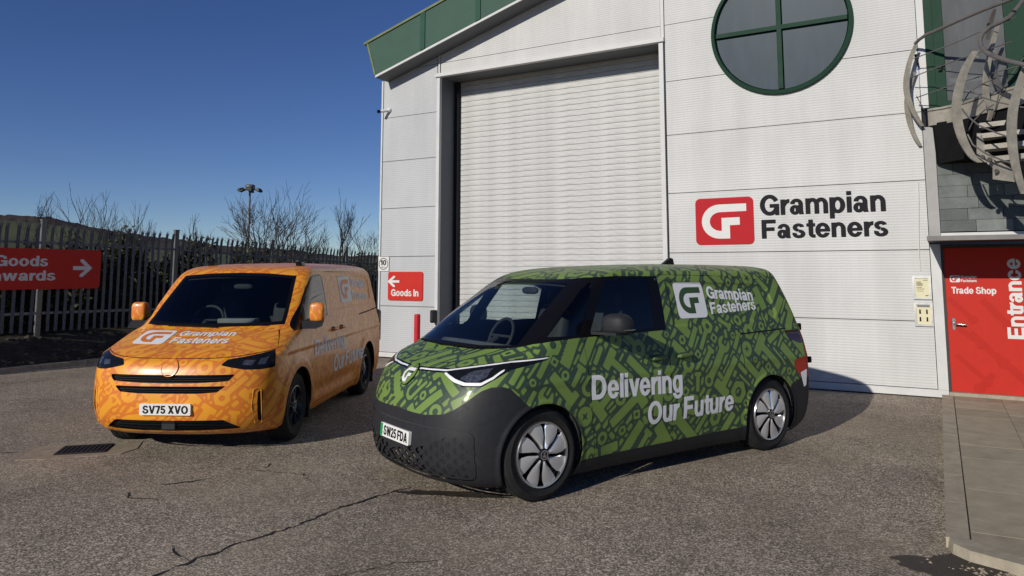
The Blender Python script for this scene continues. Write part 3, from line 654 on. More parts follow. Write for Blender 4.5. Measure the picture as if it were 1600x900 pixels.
m = WB(); m.add([(-10.50, WY - OV - .012, 6.12), (-10.46, WY - OV - .012, 6.13), (-10.70, WY - OV - .012, 6.90), (-10.745, WY - OV - .012, 6.89), (-10.50, WY + .01, 6.12), (-10.46, WY + .01, 6.13), (-10.70, WY + .01, 6.90), (-10.745, WY + .01, 6.89)], [(0, 1, 2, 3), (7, 6, 5, 4), (0, 4, 5, 1), (1, 5, 6, 2), (2, 6, 7, 3), (3, 7, 4, 0)]); wbuild(m, 'fascia_end', M['green_edge'])
m = WB(); m.box(-10.58, 6, WY + 6, WY + 6.2, 0, 6); m.box(-10.6, -10.5, WY + .9, WY + 6, 0, 5.9); wbuild(m, 'rear_wall', M['panel_grey'])
m = WB(); m.add([(-10.6, WY - OV + .1, 6.9), (3.5, WY - OV + .1, 10.9), (3.5, WY + 20, 10.9), (-10.6, WY + 20, 6.9)], [(0, 1, 2, 3)]); wbuild(m, 'roof', M['green_fascia'])
# round window: ring, cross bars, four panes
cx, cz, rr = RW
win = WB(); win.lathe([(1.135, 0), (1.135, -.06), (1.075, -.075), (1.06, 0), (1.06, .05)], 96, 'y', (cx, WY, cz)); wn_ = wbuild(win, 'round_window', M['green_frame'], smooth=True)
m = WB(); m.box(cx - .036, cx + .036, WY - .06, WY + .03, cz - 1.05, cz + 1.05); wbuild(m, 'mullion', M['green_frame'], wn_)
for sgn in (-1, 1):
    m = WB(); m.box(*sorted((cx + sgn * .0365, cx + sgn * 1.05)), WY - .058, WY + .028, cz - .036, cz + .036); wbuild(m, 'transom', M['green_frame'], wn_)
for a0 in (0, 90, 180, 270):
    P = [(cx + .0, cz + 0)] + [(cx + 1.05 * math.cos(R(a0 + 90 * k / 24)), cz + 1.05 * math.sin(R(a0 + 90 * k / 24))) for k in range(25)]
    sx = 1 if a0 in (0, 270) else -1; sz = 1 if a0 < 180 else -1
    P[0] = (cx + sx * .05, cz + sz * .05); P[1:] = [((max(x, cx + .05) if sx > 0 else min(x, cx - .05)), (max(z, cz + .05) if sz > 0 else min(z, cz - .05))) for x, z in P[1:]]
    m = WB(); m.add([(x, WY + .0, z) for x, z in P], [tuple(range(len(P)))]); wbuild(m, 'pane', M['round_glass'], wn_)
m = WB(); m.box(cx - 1.4, cx + 1.4, WY + .5, WY + .55, cz - 1.4, cz + 1.4); m.lathe([(1.10, .062), (1.10, .5)], 48, 'y', (cx, WY, cz)); wbuild(m, 'window_interior', M['dark_room'], wn_)

# right-hand bay: slate panel, pilaster, canopy, red door, glazing
bay = empty('entrance_bay', (1.0, WY, 0)); tag(bay, 'slate-clad entrance bay with green-framed glazing above a red door', 'building')
def bbuild(m, name, mat, parent=None, **k):
    m.v = [(x - 1.0, y - WY, z) for x, y, z in m.v]; return m.build(name, mat, parent or bay, **k)
m = MB(); m.box(-.097, .052, WY - .03, WY + .10, 2.36, 4.02); bbuild(m, 'pilaster', M['pilaster'])
m = MB(); m.box(.055, 4, WY + .03, WY + .1, 2.3, 4.30); bbuild(m, 'backing_wall', M['gap'])
rnd = random.Random(11); z = 2.43; row = 0
while z < 4.05:
    h = .168; x = .056 - (rnd.uniform(.05, .3) if row % 2 else 0)
    while x < 2.6:
        w = rnd.uniform(.40, .52); x0 = max(x, .056)
        if x + w - x0 > .04:
            m = MB(); d = rnd.uniform(0, .006); m.prism([(x0 + .003, z + .002), (x + w - .003, z + .002 + rnd.uniform(0, .004)), (x + w - .003, z + h), (x0 + .003, z + h)], lambda a, b: (a, WY - d + .0, b), lambda a, b: (a, WY + .028, b))
            bbuild(m, 'slate', rnd.choice([M['slate'], M['slate'], M['slate'], M['slate3'], M['slate2']]))
        x += w
    z += h + .002; row += 1
m = MB(); m.box(-.115, 3.2, WY - 1.18, WY - .035, 2.275, 2.315); bbuild(m, 'canopy', M['dark_steel'])
m = MB(); m.box(-.118, 3.2, WY - 1.20, WY - 1.183, 2.262, 2.325); bbuild(m, 'canopy_edge', M['rail'])
m = MB(); m.box(.056, 3.2, WY - .034, WY - .006, 2.345, 2.415); bbuild(m, 'canopy_flashing', M['flat_white'])
# door
dz0 = PZ + .05; door = empty('trade_door', (.62, WY, dz0)); tag(door, 'red entrance door with white lettering and steel lever handle', 'door')
def dbuild(m, name, mat, **k):
    m.v = [(x - .62, y - WY, z - dz0) for x, y, z in m.v]; return m.build(name, mat, door, **k)
m = MB(); m.box(.072, 1.19, WY + .012, WY + .06, dz0, 2.19); dbuild(m, 'leaf', M['red_door'])
m = MB(); m.box(.037, .070, WY - .01, WY + .07, dz0, 2.24); m.box(1.192, 1.26, WY - .01, WY + .07, dz0, 2.24); m.box(.072, 1.19, WY - .01, WY + .07, 2.193, 2.24); dbuild(m, 'frame', M['dark_steel'])
m = MB(); m.box(.04, 3.2, WY - .09, WY + .06, PZ - .06, dz0 - .002, .006); dbuild(m, 'step', M['kerb'])
m = MB(); m.box(.13, .175, WY + .004, WY + .0115, 1.00, 1.17, .003); dbuild(m, 'handle_plate', M['chrome'])
m = MB(); m.tube([(.152, WY + .004, 1.09), (.152, WY - .045, 1.09), (.17, WY - .055, 1.088), (.30, WY - .055, 1.080)], .011, 10); dbuild(m, 'handle', M['chrome'], smooth=True)
def onwall(name, VT, mat, parent, y, off): # lettering on a plane facing the yard
    V, T = VT; return np_mesh(name, [(x - off[0], y - off[1], z - off[2]) for x, z in V], T, mat, parent, smooth=False)
off = (.62, WY, dz0)
onwall('lettering', fit(text_tris('Trade Shop'), .145, .70, 1.50, 1.625), M['white_print'], door, WY + .0085, off)
onwall('emblem_square', poly_tris(rrect(.135, .262, 1.690, 1.790, .02)), M['white_print'], door, WY + .0085, off)
onwall('emblem', poly_tris(gf(.135, .262, 1.690, 1.790)), M['red_door'], door, WY + .0065, off)
onwall('lettering', fit(text_tris('Grampian'), .272, .468, 1.737, 1.79), M['white_print'], door, WY + .0085, off)
onwall('lettering', fit(text_tris('Fasteners'), .272, .470, 1.694, 1.733), M['white_print'], door, WY + .0085, off)
V, T = fit(text_tris('Entrance'), .90, 2.03, -1.01, -.80); V = np.stack([-V[:, 1], V[:, 0]], 1)
onwall('lettering', (np.stack([.80 + 1.01 - V[:, 0], V[:, 1]], 1)[:, :] if 0 else np.stack([V[:, 0] * -1 + 1.81, V[:, 1]], 1), T[:, ::-1]) if 0 else (V, T), M['white_print'], door, WY + .0085, off)
# tool drawings printed tone on tone across the door
for k, (ax, az, ang, L, w) in enumerate([(.35, .45, 45, .55, .07), (.55, .75, 48, .6, .09), (.30, .95, 40, .5, .08), (.85, .45, 46, .6, .10), (.68, 1.25, 50, .5, .09), (.5, .28, 130, .3, .08), (.25, 1.3, 46, .45, .07)]):
    P = [(-L / 2, -w / 2), (L / 2 - w, -w / 2)] + arc(L / 2 - .3 * w, 0, w * .9, w * .9, -140, 140, 12) + [(L / 2 - w, w / 2), (-L / 2, w / 2)]
    ca, sa = math.cos(R(-ang)), math.sin(R(-ang)); Q = [(ax + x * ca - z * sa, az + x * sa + z * ca) for x, z in P]
    Q = [(min(1.18, max(.08, x)), max(dz0 + .01, z)) for x, z in Q]
    onwall('tool_print', poly_tris(Q), M['red_tint'], door, WY + .0106 - .0002 * k, off)
m = MB(); m.box(1.262, 3.4, WY + .03, WY + .08, .08, 2.24); bbuild(m, 'side_panel', M['dark_room'])
# glazing above
m = MB(); m.box(.002, .11, WY - .03, WY + .09, 4.31, 9.0); bbuild(m, 'frame', M['green_frame'])
m = MB(); m.box(.112, .245, WY - .012, WY + .08, 4.31, 9.0); bbuild(m, 'frame', M['green_frame'])
m = MB(); m.box(1.02, 1.30, WY - .03, WY + .09, 4.31, 9.0); bbuild(m, 'frame', M['green_frame'])
m = MB(); m.box(.247, 1.018, WY - .012, WY + .08, 4.31, 4.40); bbuild(m, 'frame', M['green_frame'])
m = MB(); m.add([(.247, WY + .03, 4.4), (1.018, WY + .03, 4.4), (1.018, WY + .03, 9), (.247, WY + .03, 9)], [(0, 1, 2, 3)]); bbuild(m, 'glass_pane', M['glazing'])
m = MB(); m.add([(1.30, WY + .03, 4.4), (3, WY + .03, 4.4), (3, WY + .03, 9), (1.30, WY + .03, 9)], [(0, 1, 2, 3)]); bbuild(m, 'glass_pane', M['glazing'])
m = MB(); m.box(0, 4, WY + 1.6, WY + 1.65, 4.2, 9); m.box(0, .02, WY + .1, WY + 1.6, 4.2, 9); bbuild(m, 'room_wall', M['cabin_grey'])
m = MB(); m.box(.3, 1.0, WY + .3, WY + .36, 4.72, 4.80); m.box(.5, 1.0, WY + .3, WY + .34, 4.40, 4.60); m.box(.86, .93, WY + .3, WY + .36, 4.45, 5.3); bbuild(m, 'room_shelf', M['room_white'])
for k in range(4): m = MB(); m.lathe([(.0, 0), (.018, 0)], 16, 'y', (.34 + .11 * k, WY + .026, 5.02)); bbuild(m, 'glass_dot', M['cabin_grey'], fix=False)
m = MB(); m.tube([(.16, WY - .03, 4.86), (.19, WY - .06, 4.87), (.20, WY - .06, 4.94), (.24, WY - .06, 4.95)], .011, 6); bbuild(m, 'door_pull', M['gap'])
m = MB(); m.box(3.4, 4, WY, WY + 2, 0, 9); bbuild(m, 'return_wall', M['panel'])

# ------------------------------------------------------------------ spiral stair and balcony
st = empty('spiral_stair', (1.6, 12.0, 0)); tag(st, 'galvanised spiral stair and balcony with curved rib balusters at the glazing', 'staircase')
def sbuild(m, name, mat, **k):
    m.v = [(x - 1.6, y - 12.0, z) for x, y, z in m.v]; return m.build(name, mat, st, **k)
EDGE = [(-.02, 12.70), (.02, 12.66), (.16, 12.62), (.32, 12.50), (.50, 12.28), (.66, 12.05), (.88, 11.78), (1.12, 11.56), (1.5, 11.36), (2.0, 11.30), (2.6, 11.4), (3.1, 11.8)]
m = MB(); m.prism(EDGE + [(3.1, 12.70)], lambda x, y: (x, y, 4.24), lambda x, y: (x, y, 4.26)); sbuild(m, 'deck', M['dark_steel'])
m = MB(); k = len(EDGE); m.add([(x, y, 4.03) for x, y in EDGE] + [(x, y, 4.29) for x, y in EDGE] + [(x + .012, y + .015, 4.03) for x, y in EDGE] + [(x + .012, y + .015, 4.29) for x, y in EDGE],
      [(i, i + 1, k + i + 1, k + i) for i in range(k - 1)] + [(k + i, k + i + 1, 3 * k + i + 1, 3 * k + i) for i in range(k - 1)] + [(i, 2 * k + i, 2 * k + i + 1, i + 1) for i in range(k - 1)] + [(2 * k + i, 3 * k + i, 3 * k + i + 1, 2 * k + i + 1) for i in range(k - 1)]); sbuild(m, 'edge_plate', M['galv'], smooth=True)
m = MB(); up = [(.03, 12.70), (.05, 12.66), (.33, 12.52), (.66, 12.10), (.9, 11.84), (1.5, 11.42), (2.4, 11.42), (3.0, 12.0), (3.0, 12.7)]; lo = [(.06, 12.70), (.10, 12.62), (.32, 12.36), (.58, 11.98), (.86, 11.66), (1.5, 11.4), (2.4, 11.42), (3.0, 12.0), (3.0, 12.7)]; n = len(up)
m.add([(x, y, 4.06) for x, y in up] + [(x, y, 3.44) for x, y in lo], [tuple(range(n)), tuple(range(2 * n - 1, n - 1, -1))] + [((i + 1) % n, i, n + i, n + (i + 1) % n) for i in range(n)]); sbuild(m, 'added_shade_bowl', M['bowl_shade'])  # added solid below the deck, shaped to throw shadow on the slates
# curved flat ribs: the plate's centre line in image-like side view, swept with a plate section
def rib(name, pts, wdir, width, th, mat):
    """pts: 3D centre line; the plate is 'width' wide along wdir and 'th' thick"""
    P = [Vector(p) for p in pts]; W = Vector(wdir).normalized(); n = len(P); vs = []; fs = []
    # smooth the line
    Q = []
    for i in range(n - 1):
        p0, p1, p2, p3 = P[max(i - 1, 0)], P[i], P[i + 1], P[min(i + 2, n - 1)]
        for t in (0, .25, .5, .75): Q.append(.5 * ((2 * p1) + (-p0 + p2) * t + (2 * p0 - 5 * p1 + 4 * p2 - p3) * t * t + (-p0 + 3 * p1 - 3 * p2 + p3) * t ** 3))
    Q.append(P[-1]); n = len(Q)
    for i, p in enumerate(Q):
        d = (Q[min(i + 1, n - 1)] - Q[max(i - 1, 0)]).normalized(); nn = d.cross(W).normalized()
        s = width * (.62 + .38 * math.sin(math.pi * min(1, max(0, i / (n - 1)))))
        for a, b in ((-1, -1), (1, -1), (1, 1), (-1, 1)): vs.append(p + W * (a * s / 2) + nn * (b * th / 2))
    for i in range(n - 1):
        for k in range(4): fs.append((4 * i + k, 4 * i + (k + 1) % 4, 4 * i + 4 + (k + 1) % 4, 4 * i + 4 + k))
    fs += [(3, 2, 1, 0), (4 * n - 4, 4 * n - 3, 4 * n - 2, 4 * n - 1)]
    m = MB(); m.add(vs, fs); return sbuild(m, name, mat, smooth=True, angle=50)
def at(u, v, Y):
    """a point of the scene at depth Y seen in the photograph's frame; used to measure out the stair"""
    Fp, ph, yw = 1160., R(6.15), R(29.756); x = (u - 800) / Fp; y = -(v - 300) / Fp
    f = math.cos(ph) - math.sin(ph) * y; up = math.sin(ph) + math.cos(ph) * y
    d = Vector((-math.sin(yw) * f + math.cos(yw) * x, math.cos(yw) * f + math.sin(yw) * x, up)); return Vector((0, 0, 1.84)) + d * (Y / d.y)
TOP = 5.30
rib('baluster_rib', [at(1431, 70, 12.55), at(1421, 98, 12.50), at(1416, 130, 12.47), at(1420, 158, 12.50), at(1432, 183, 12.56), at(1441, 197, 12.62)], (.9, .45, 0), .085, .02, M['galv'])
rib('baluster_rib', [at(1430, 112, 12.66), at(1422, 132, 12.64), at(1417, 160, 12.62), at(1421, 190, 12.64), at(1429, 212, 12.66), at(1438, 228, 12.70)], (.9, .45, 0), .075, .02, M['galv'])
rib('baluster_rib', [at(1524, 80, 11.45), at(1508, 108, 11.38), at(1497, 145, 11.34), at(1495, 180, 11.36), at(1503, 215, 11.40), at(1518, 243, 11.46), at(1531, 254, 11.5)], (.85, .5, 0), .125, .022, M['galv'])
rib('baluster_rib', [at(1608, 90, 10.9), at(1594, 130, 10.8), at(1583, 170, 10.75), at(1581, 215, 10.78), at(1587, 260, 10.8), at(1600, 303, 10.9)], (.85, .5, 0), .115, .022, M['galv'])
rib('baluster_rib', [at(1559, 40, 11.85), at(1548, 80, 11.75), at(1541, 118, 11.72), at(1541, 150, 11.75), at(1548, 172, 11.8), at(1545, 188, 11.85)], (.8, .6, 0), .085, .02, M['galv'])
rib('baluster_rib', [at(1554, 14, 11.95), at(1546, 40, 12.0), at(1543, 62, 12.05)], (.8, .6, 0), .07, .02, M['rail'])
rib('baluster_rib', [at(1546, 96, 12.0), at(1553, 118, 12.0), at(1561, 140, 12.02), at(1566, 156, 12.05)], (.8, .6, 0), .12, .02, M['rail'])
m = MB(); m.tube([at(1430, 68, 12.60), at(1436, 62, 12.50), at(1446, 55, 12.35), at(1465, 47, 12.15), at(1500, 31, 11.9), at(1540, 14, 11.65), at(1575, 1, 11.4), at(1610, -14, 11.2), Vector((1.6, 11.10, 5.62)), Vector((2.1, 11.12, 5.62)), Vector((2.65, 11.3, 5.62)), Vector((3.1, 11.8, 5.62)), Vector((3.1, 12.7, 5.62))], .024, 10); sbuild(m, 'handrail', M['rail'], smooth=True)
m = MB(); m.tube([at(1605, -8, 11.9), at(1590, 12, 11.7), at(1577, 27, 11.55), at(1562, 35, 11.45), at(1545, 43, 11.38), at(1535, 52, 11.32), at(1531, 62, 11.28), at(1533, 73, 11.22), at(1541, 82, 11.15), at(1556, 89, 11.0), at(1578, 96, 10.85), at(1612, 104, 10.6), Vector((1.5, 10.55, 4.45)), Vector((2.0, 10.62, 4.15)), Vector((2.5, 10.95, 3.85)), Vector((2.8, 11.5, 3.55))], .030, 12); sbuild(m, 'handrail', M['rail'], smooth=True)
def rod(pts, r=.0075): m = MB(); m.tube([at(*p) for p in pts], r, 6); sbuild(m, 'rail_rod', M['rail'], smooth=True)
rod([(1427, 92, 12.5), (1450, 83, 12.4), (1490, 68, 12.1), (1542, 45, 11.75), (1587, 27, 11.5)])
rod([(1424, 121, 12.5), (1455, 109, 12.3), (1500, 92, 12.0), (1535, 80, 11.75), (1581, 65, 11.5)])
rod([(1431, 153, 12.55), (1470, 139, 12.3), (1497, 130, 12.0), (1540, 117, 11.8), (1600, 101, 11.3)])
rod([(1432, 150, 12.55), (1444, 172, 12.66)], .006)
rod([(1506, 128, 11.4), (1517, 141, 11.3), (1535, 152, 11.2), (1560, 160, 11.0), (1600, 168, 10.8)], .010)
rod([(1503, 170, 11.4), (1512, 182, 11.3), (1530, 196, 11.2), (1558, 208, 11.0), (1585, 217, 10.8)], .011)
rod([(1512, 210, 11.45), (1520, 226, 11.4), (1540, 240, 11.3), (1565, 250, 11.1), (1590, 258, 10.9)], .011)
rod([(1505, 160, 11.9), (1513, 146, 11.8), (1530, 133, 11.7), (1556, 122, 11.6)], .009)
rod([(1513, 205, 11.9), (1520, 190, 11.8), (1538, 172, 11.75), (1553, 163, 11.7)], .009)
rod([(1552, 185, 11.9), (1560, 150, 11.75), (1582, 115, 11.6), (1600, 90, 11.5)], .008)
for k, (x0, y0, x1, y1, Y) in enumerate([(1550, 180, 1604, 170, 12.05), (1530, 196, 1604, 185, 11.85), (1527, 213, 1604, 203, 11.65), (1537, 230, 1604, 221, 11.45), (1553, 248, 1604, 243, 11.3)]):
    a, b = at(x0, y0, Y), at(x1, y1, Y - .12); b.z = a.z; b.y += (1.88 - b.x) * (b.y - a.y) / (b.x - a.x); b.x = 1.88; th = .032
    m = MB(); m.prism([(0, 0), (1, 0), (1, 1), (0, 1)], lambda s, t: tuple(a.lerp(b, s) + Vector((.05 * t, .27 * t, -th))), lambda s, t: tuple(a.lerp(b, s) + Vector((.05 * t, .27 * t, th)))); sbuild(m, 'tread', M['galv'])
    m = MB(); nn = 30
    for q in range(nn):
        c = a.lerp(b, (q + .5) / nn); sx = (b.x - a.x) / nn * .33
        m.add([c + Vector((-sx, -.003, -.012 + .016 * (q % 2))), c + Vector((sx, -.003, -.006 + .01 * (q % 2))), c + Vector((sx * .6, -.003, .008)), c + Vector((-sx * .6, -.003, .002 + .010 * (q % 2)))], [(0, 1, 2, 3)])
    sbuild(m, 'tread_plate_pattern', M['pilaster'])
m = MB(); P = [at(*p) for p in ((1526, 208, 11.7), (1526, 244, 11.6), (1551, 262, 11.4), (1551, 280, 11.38), (1590, 285, 11.1), (1590, 270, 11.1), (1560, 252, 11.35), (1540, 236, 11.5), (1532, 208, 11.65))]
m.prism([(i, 0) for i in range(len(P))], lambda i, q: tuple(P[int(i)]), lambda i, q: tuple(P[int(i)] + Vector((.012, .016, 0)))); sbuild(m, 'stringer', M['galv'])
for (u, v) in ((1536, 246), (1547, 250), (1558, 268), (1580, 274)):
    m = MB(); c = at(u, v, 11.33); m.tube([c, c + Vector((-.01, -.06, 0))], .028, 8); sbuild(m, 'bolt', M['dark_steel'])
m = MB(); m.tube([(1.95, 12.0, 0), (1.95, 12.0, 5.3)], .08, 16); sbuild(m, 'newel_post', M['galv'], smooth=True)
for (x, y, nx_, ny_) in ((1.5, 11.36, -.3, -.95), (2.05, 11.30, .1, -1), (2.62, 11.42, .5, -.86), (3.02, 11.85, .9, -.4)):
    rib('baluster_rib', [(x - nx_ * .02, y - ny_ * .02, 5.60), (x + nx_ * .16, y + ny_ * .16, 5.2), (x + nx_ * .24, y + ny_ * .24, 4.75), (x + nx_ * .20, y + ny_ * .20, 4.35), (x + nx_ * .05, y + ny_ * .05, 4.05)], (nx_, ny_, 0), .09, .02, M['galv'])
m = MB(); m.tube([at(1430, 85, 12.62), at(1434, 102, 12.64)], .016, 8); sbuild(m, 'wall_bracket', M['gap'])

# ------------------------------------------------------------------ signs on the walls
def sign(name, label, cat, org, group=None):
    o = empty(name, org); tag(o, label, cat, group); return o
def pr(o, name, VT, mat, y):
    org = o.location; return onwall(name, VT, mat, o, y, (org.x, org.y, org.z))
s = sign('company_sign', 'company name in black letters beside a red square emblem on white wall', 'sign', (-2.1, WY - .02, 2.3))
V, T = poly_tris(rrect(-3.615, -2.635, 2.30, 3.10, .085)); pr(s, 'red_square', (V, T), M['red_logo'], WY - .008)
pr(s, 'emblem', poly_tris(gf(-3.615, -2.635, 2.30, 3.10)), M['white_print'], WY - .011)
pr(s, 'lettering', fit(text_tris('Grampian'), -2.53, -.655, 2.685, 3.115), M['black_print'], WY - .008)
pr(s, 'lettering', fit(text_tris('Fasteners'), -2.515, -.64, 2.385, 2.70), M['black_print'], WY - .010)
s = sign('goods_in_sign', 'red square wall sign with white left arrow reading Goods In', 'sign', (-9.9, WY - .02, 1.23))
m = MB(); m.prism(rrect(-10.37, -9.44, 1.235, 1.845, .05), lambda x, z: (x + 9.9, -.022 + .02, z - 1.23), lambda x, z: (x + 9.9, .012, z - 1.23)); m.build('plate', M['red_sign'], s)
pr(s, 'arrow', poly_tris([(-9.77 - (x + 9.77) - .29, z) for x, z in arrow(-9.77, -9.45, 1.52, 1.755)]), M['white_print'], WY - .026)
pr(s, 'lettering', fit(text_tris('Goods In'), -10.28, -9.545, 1.325, 1.475), M['white_print'], WY - .026)
s = sign('speed_sign', 'small white square sign with a circled 10 at the wall corner', 'sign', (-10.5, WY - .02, 1.86))
m = MB(); m.box(-.15, .145, -.004, .014, 0, .31); m.build('plate', M['white_print'], s)
ring = [(math.cos(a) * r_, math.sin(a) * r_) for r_ in (.128, .112) for a in np.linspace(0, 2 * math.pi, 40, endpoint=False)]
V = np.array([(-10.502 + x, 2.017 + z) for x, z in ring]); T = np.array([q for i in range(40) for q in ((i, (i + 1) % 40, 40 + (i + 1) % 40), (i, 40 + (i + 1) % 40, 40 + i))]); pr(s, 'ring', (V, T), M['dark_steel'], WY - .026)
pr(s, 'lettering', fit(text_tris('10'), -10.585, -10.425, 1.985, 2.10), M['black_print'], WY - .026)
pr(s, 'lettering', fit(text_tris('M.P.H.'), -10.56, -10.445, 1.935, 1.955), M['black_print'], WY - .026)
def notice(label, x0, x1, z0, z1, kind):
    s = sign('notice_frame', label, 'notice', ((x0 + x1) / 2, WY - .02, z0)); ox = (x0 + x1) / 2
    t = .028; m = MB(); m.box(x0 - ox, x1 - ox, -.012, .016, 0, t); m.box(x0 - ox, x1 - ox, -.012, .016, z1 - z0 - t, z1 - z0); m.box(x0 - ox, x0 - ox + t, -.012, .016, t, z1 - z0 - t); m.box(x1 - ox - t, x1 - ox, -.012, .016, t, z1 - z0 - t); m.build('frame', M['alu'], s)
    m = MB(); m.box(x0 - ox + t, x1 - ox - t, .0, .014, t, z1 - z0 - t); m.build('paper', M['paper'], s)
    if kind == 0:
        for (a, b, c, d) in ((.05, .11, .25, .26), (.05, .13, .225, .235), (.05, .13, .205, .215), (.05, .12, .175, .182), (.05, .15, .15, .156), (.05, .14, .12, .125), (.14, .20, .28, .287), (.16, .20, .05, .06)):
            pr(s, 'text_line', poly_tris([(x0 + a, z0 + c), (x0 + b, z0 + c), (x0 + b, z0 + d), (x0 + a, z0 + d)]), M['black_print'], WY - .0215)
    else:
        pr(s, 'heading', poly_tris([(x0 + .04, z1 - .065), (x1 - .04, z1 - .065), (x1 - .04, z1 - .035), (x0 + .04, z1 - .035)]), M['galv_grey'], WY - .0215)
        for a in (.075, .165):
            for b in (.10, .21): pr(s, 'pictogram', poly_tris([(x0 + a - .012, z0 + b - .03), (x0 + a + .012, z0 + b - .03), (x0 + a + .010, z0 + b + .035), (x0 + a - .010, z0 + b + .035)]), M['black_print'], WY - .0215)
notice('upper framed yellow notice of typed lines beside the red door', -.352, -.108, 1.435, 1.775, 0)
notice('lower framed yellow notice with four small pictograms beside the red door', -.350, -.105, 1.04, 1.385, 1)
m = MB(); m.tube([(-.20, WY - .012, 3.2), (-.21, WY - .02, 2.9), (-.235, WY - .02, 2.4), (-.245, WY - .02, 2.05), (-.235, WY - .012, 1.86)], .007, 6); o = m.build('cable', M['white_print'], smooth=True); tag(o, 'thin white cable hanging on the cladding above the notices', 'cable')
# security camera
cc = empty('security_camera', (-10.42, WY, 5.42)); cc.scale = (.68, .68, .68); tag(cc, 'small white security camera high on the wall corner', 'camera')
m = MB(); m.lathe([(0, -.10), (.05, -.095), (.072, -.06), (.078, -.02), (.078, 0)], 20, 'y'); m.build('mount', M['cctv_white'], cc, smooth=True)
m = MB(); m.tube([(-.02, -.09, -.02), (-.12, -.20, -.05), (-.20, -.34, -.085)], .052, 14); m.build('housing', M['cctv_white'], cc, smooth=True)
m = MB(); m.tube([(-.17, -.29, -.073), (-.215, -.365, -.092)], .0545, 14); m.build('lens_hood', M['trim_black'], cc, smooth=True)
# red bollard and black door stops by the shutter
bo = empty('bollard', (-9.12, WY - .62, 0)); tag(bo, 'red painted steel bollard standing before the shutter jamb', 'bollard')
m = MB(); m.lathe([(0, 1.0), (.05, 1.0), (.060, .985), (.062, .97), (.062, 0), (.0, 0)], 24); m.build('post', M['red_paint'], bo, smooth=True)
m = MB(); m.lathe([(.062, .0), (.12, .0), (.12, .012), (.064, .014)], 24); m.build('base_plate', M['red_paint'], bo)
m = MB(); m.box(-.045, .045, -.16, 0, 0, .26, .02); o = m.build('door_stop', M['black_plastic']); o.location = (-9.09, WY - .03, .80); tag(o, 'small black rubber buffer on the shutter jamb', 'buffer')
m = MB(); m.box(-.04, .04, -.08, 0, 0, .62, .015); o = m.build('wall_buffer', M['black_plastic']); o.location = (-10.62, WY - .03, .42); tag(o, 'tall black buffer strip at the building corner behind the orange van', 'buffer')

# ------------------------------------------------------------------ fence, bank, planting on the left
FX = -15.5
fbase = lambda y: float(np.interp(y, [0, 8, 11.3, 14.2, 17.1, 24], [.66, .655, .62, .49, .38, .20]))
def sheet(name, X, Z, y0, y1, mat, kind='structure'):
    m = MB(); ny = 40; n = len(X)
    for j in range(ny + 1):
        y = y0 + (y1 - y0) * j / ny; s = fbase(y) / .655
        for x, z in zip(X, Z): m.v.append((x, y, z * s + mnoise.noise(Vector((x * 2, y * 2, 0))) * .04))
    for j in range(ny):
        for i in range(n - 1): a = j * n + i; m.f.append((a, a + 1, a + 1 + n, a + n))
    o = m.build(name, mat, smooth=True, angle=180, fix=False); o['kind'] = kind; return o
sheet('bank', [-60, -40, -25, -18, -16, -15.55, -15.35, -15.15, -15.04, -15.0], [1.4, 1.2, .9, .72, .66, .60, .42, .18, .03, -.05], -6, 34, M['earth'])
kb = empty('edging_kerb', (0, 0, 0)); kb['kind'] = 'structure'
for k in range(26): m = MB(); m.box(-15.10, -14.97, -2 + k * .915 + .004, -2 + (k + 1) * .915 - .004, -.05, .085, .012); m.build('kerb_stone', M['kerb'], kb)
rb = MB(); rnd = random.Random(21)
for k in range(1500):
    y = rnd.uniform(2, 20); t = rnd.random(); x = -15.08 - t * .46; z = (.05 + .50 * t) * fbase(y) / .655 + .02; s = rnd.uniform(.03, .085)
    vs = [(x + rnd.gauss(0, 1) * s * .15 + s * a * rnd.uniform(.6, 1.1), y + s * 1.3 * b * rnd.uniform(.6, 1.1), z + s * c * rnd.uniform(.5, .9)) for a, b, c in ((1, 0, 0), (-1, 0, 0), (0, 1, 0), (0, -1, 0), (0, 0, 1), (0, 0, -1), (.6, .6, .5), (.6, -.6, .5))]
    rb.add(vs, [(0, 6, 4), (0, 4, 7), (6, 2, 4), (4, 3, 7), (2, 1, 4), (1, 3, 4), (0, 2, 6), (0, 7, 3), (0, 5, 2), (0, 3, 5), (1, 2, 5), (1, 5, 3)])
tag(rb.build('rubble', M['rubble'], fix=False), 'dark rubble stones heaped along the foot of the fence', 'rubble', kind='stuff')
fe = empty('palisade_fence', (FX, 8, 0)); tag(fe, 'grey galvanised palisade fence of pointed pales along the bank', 'fence')
PO = [2.05, 5.05, 8.27, 11.28, 14.20, 17.10, 20.0, 22.9]; TOPS = lambda y: float(np.interp(y, [2, 8.27, 11.28, 14.2, 17.1, 23], [2.86, 2.865, 2.80, 2.67, 2.56, 2.36]))
m = MB()
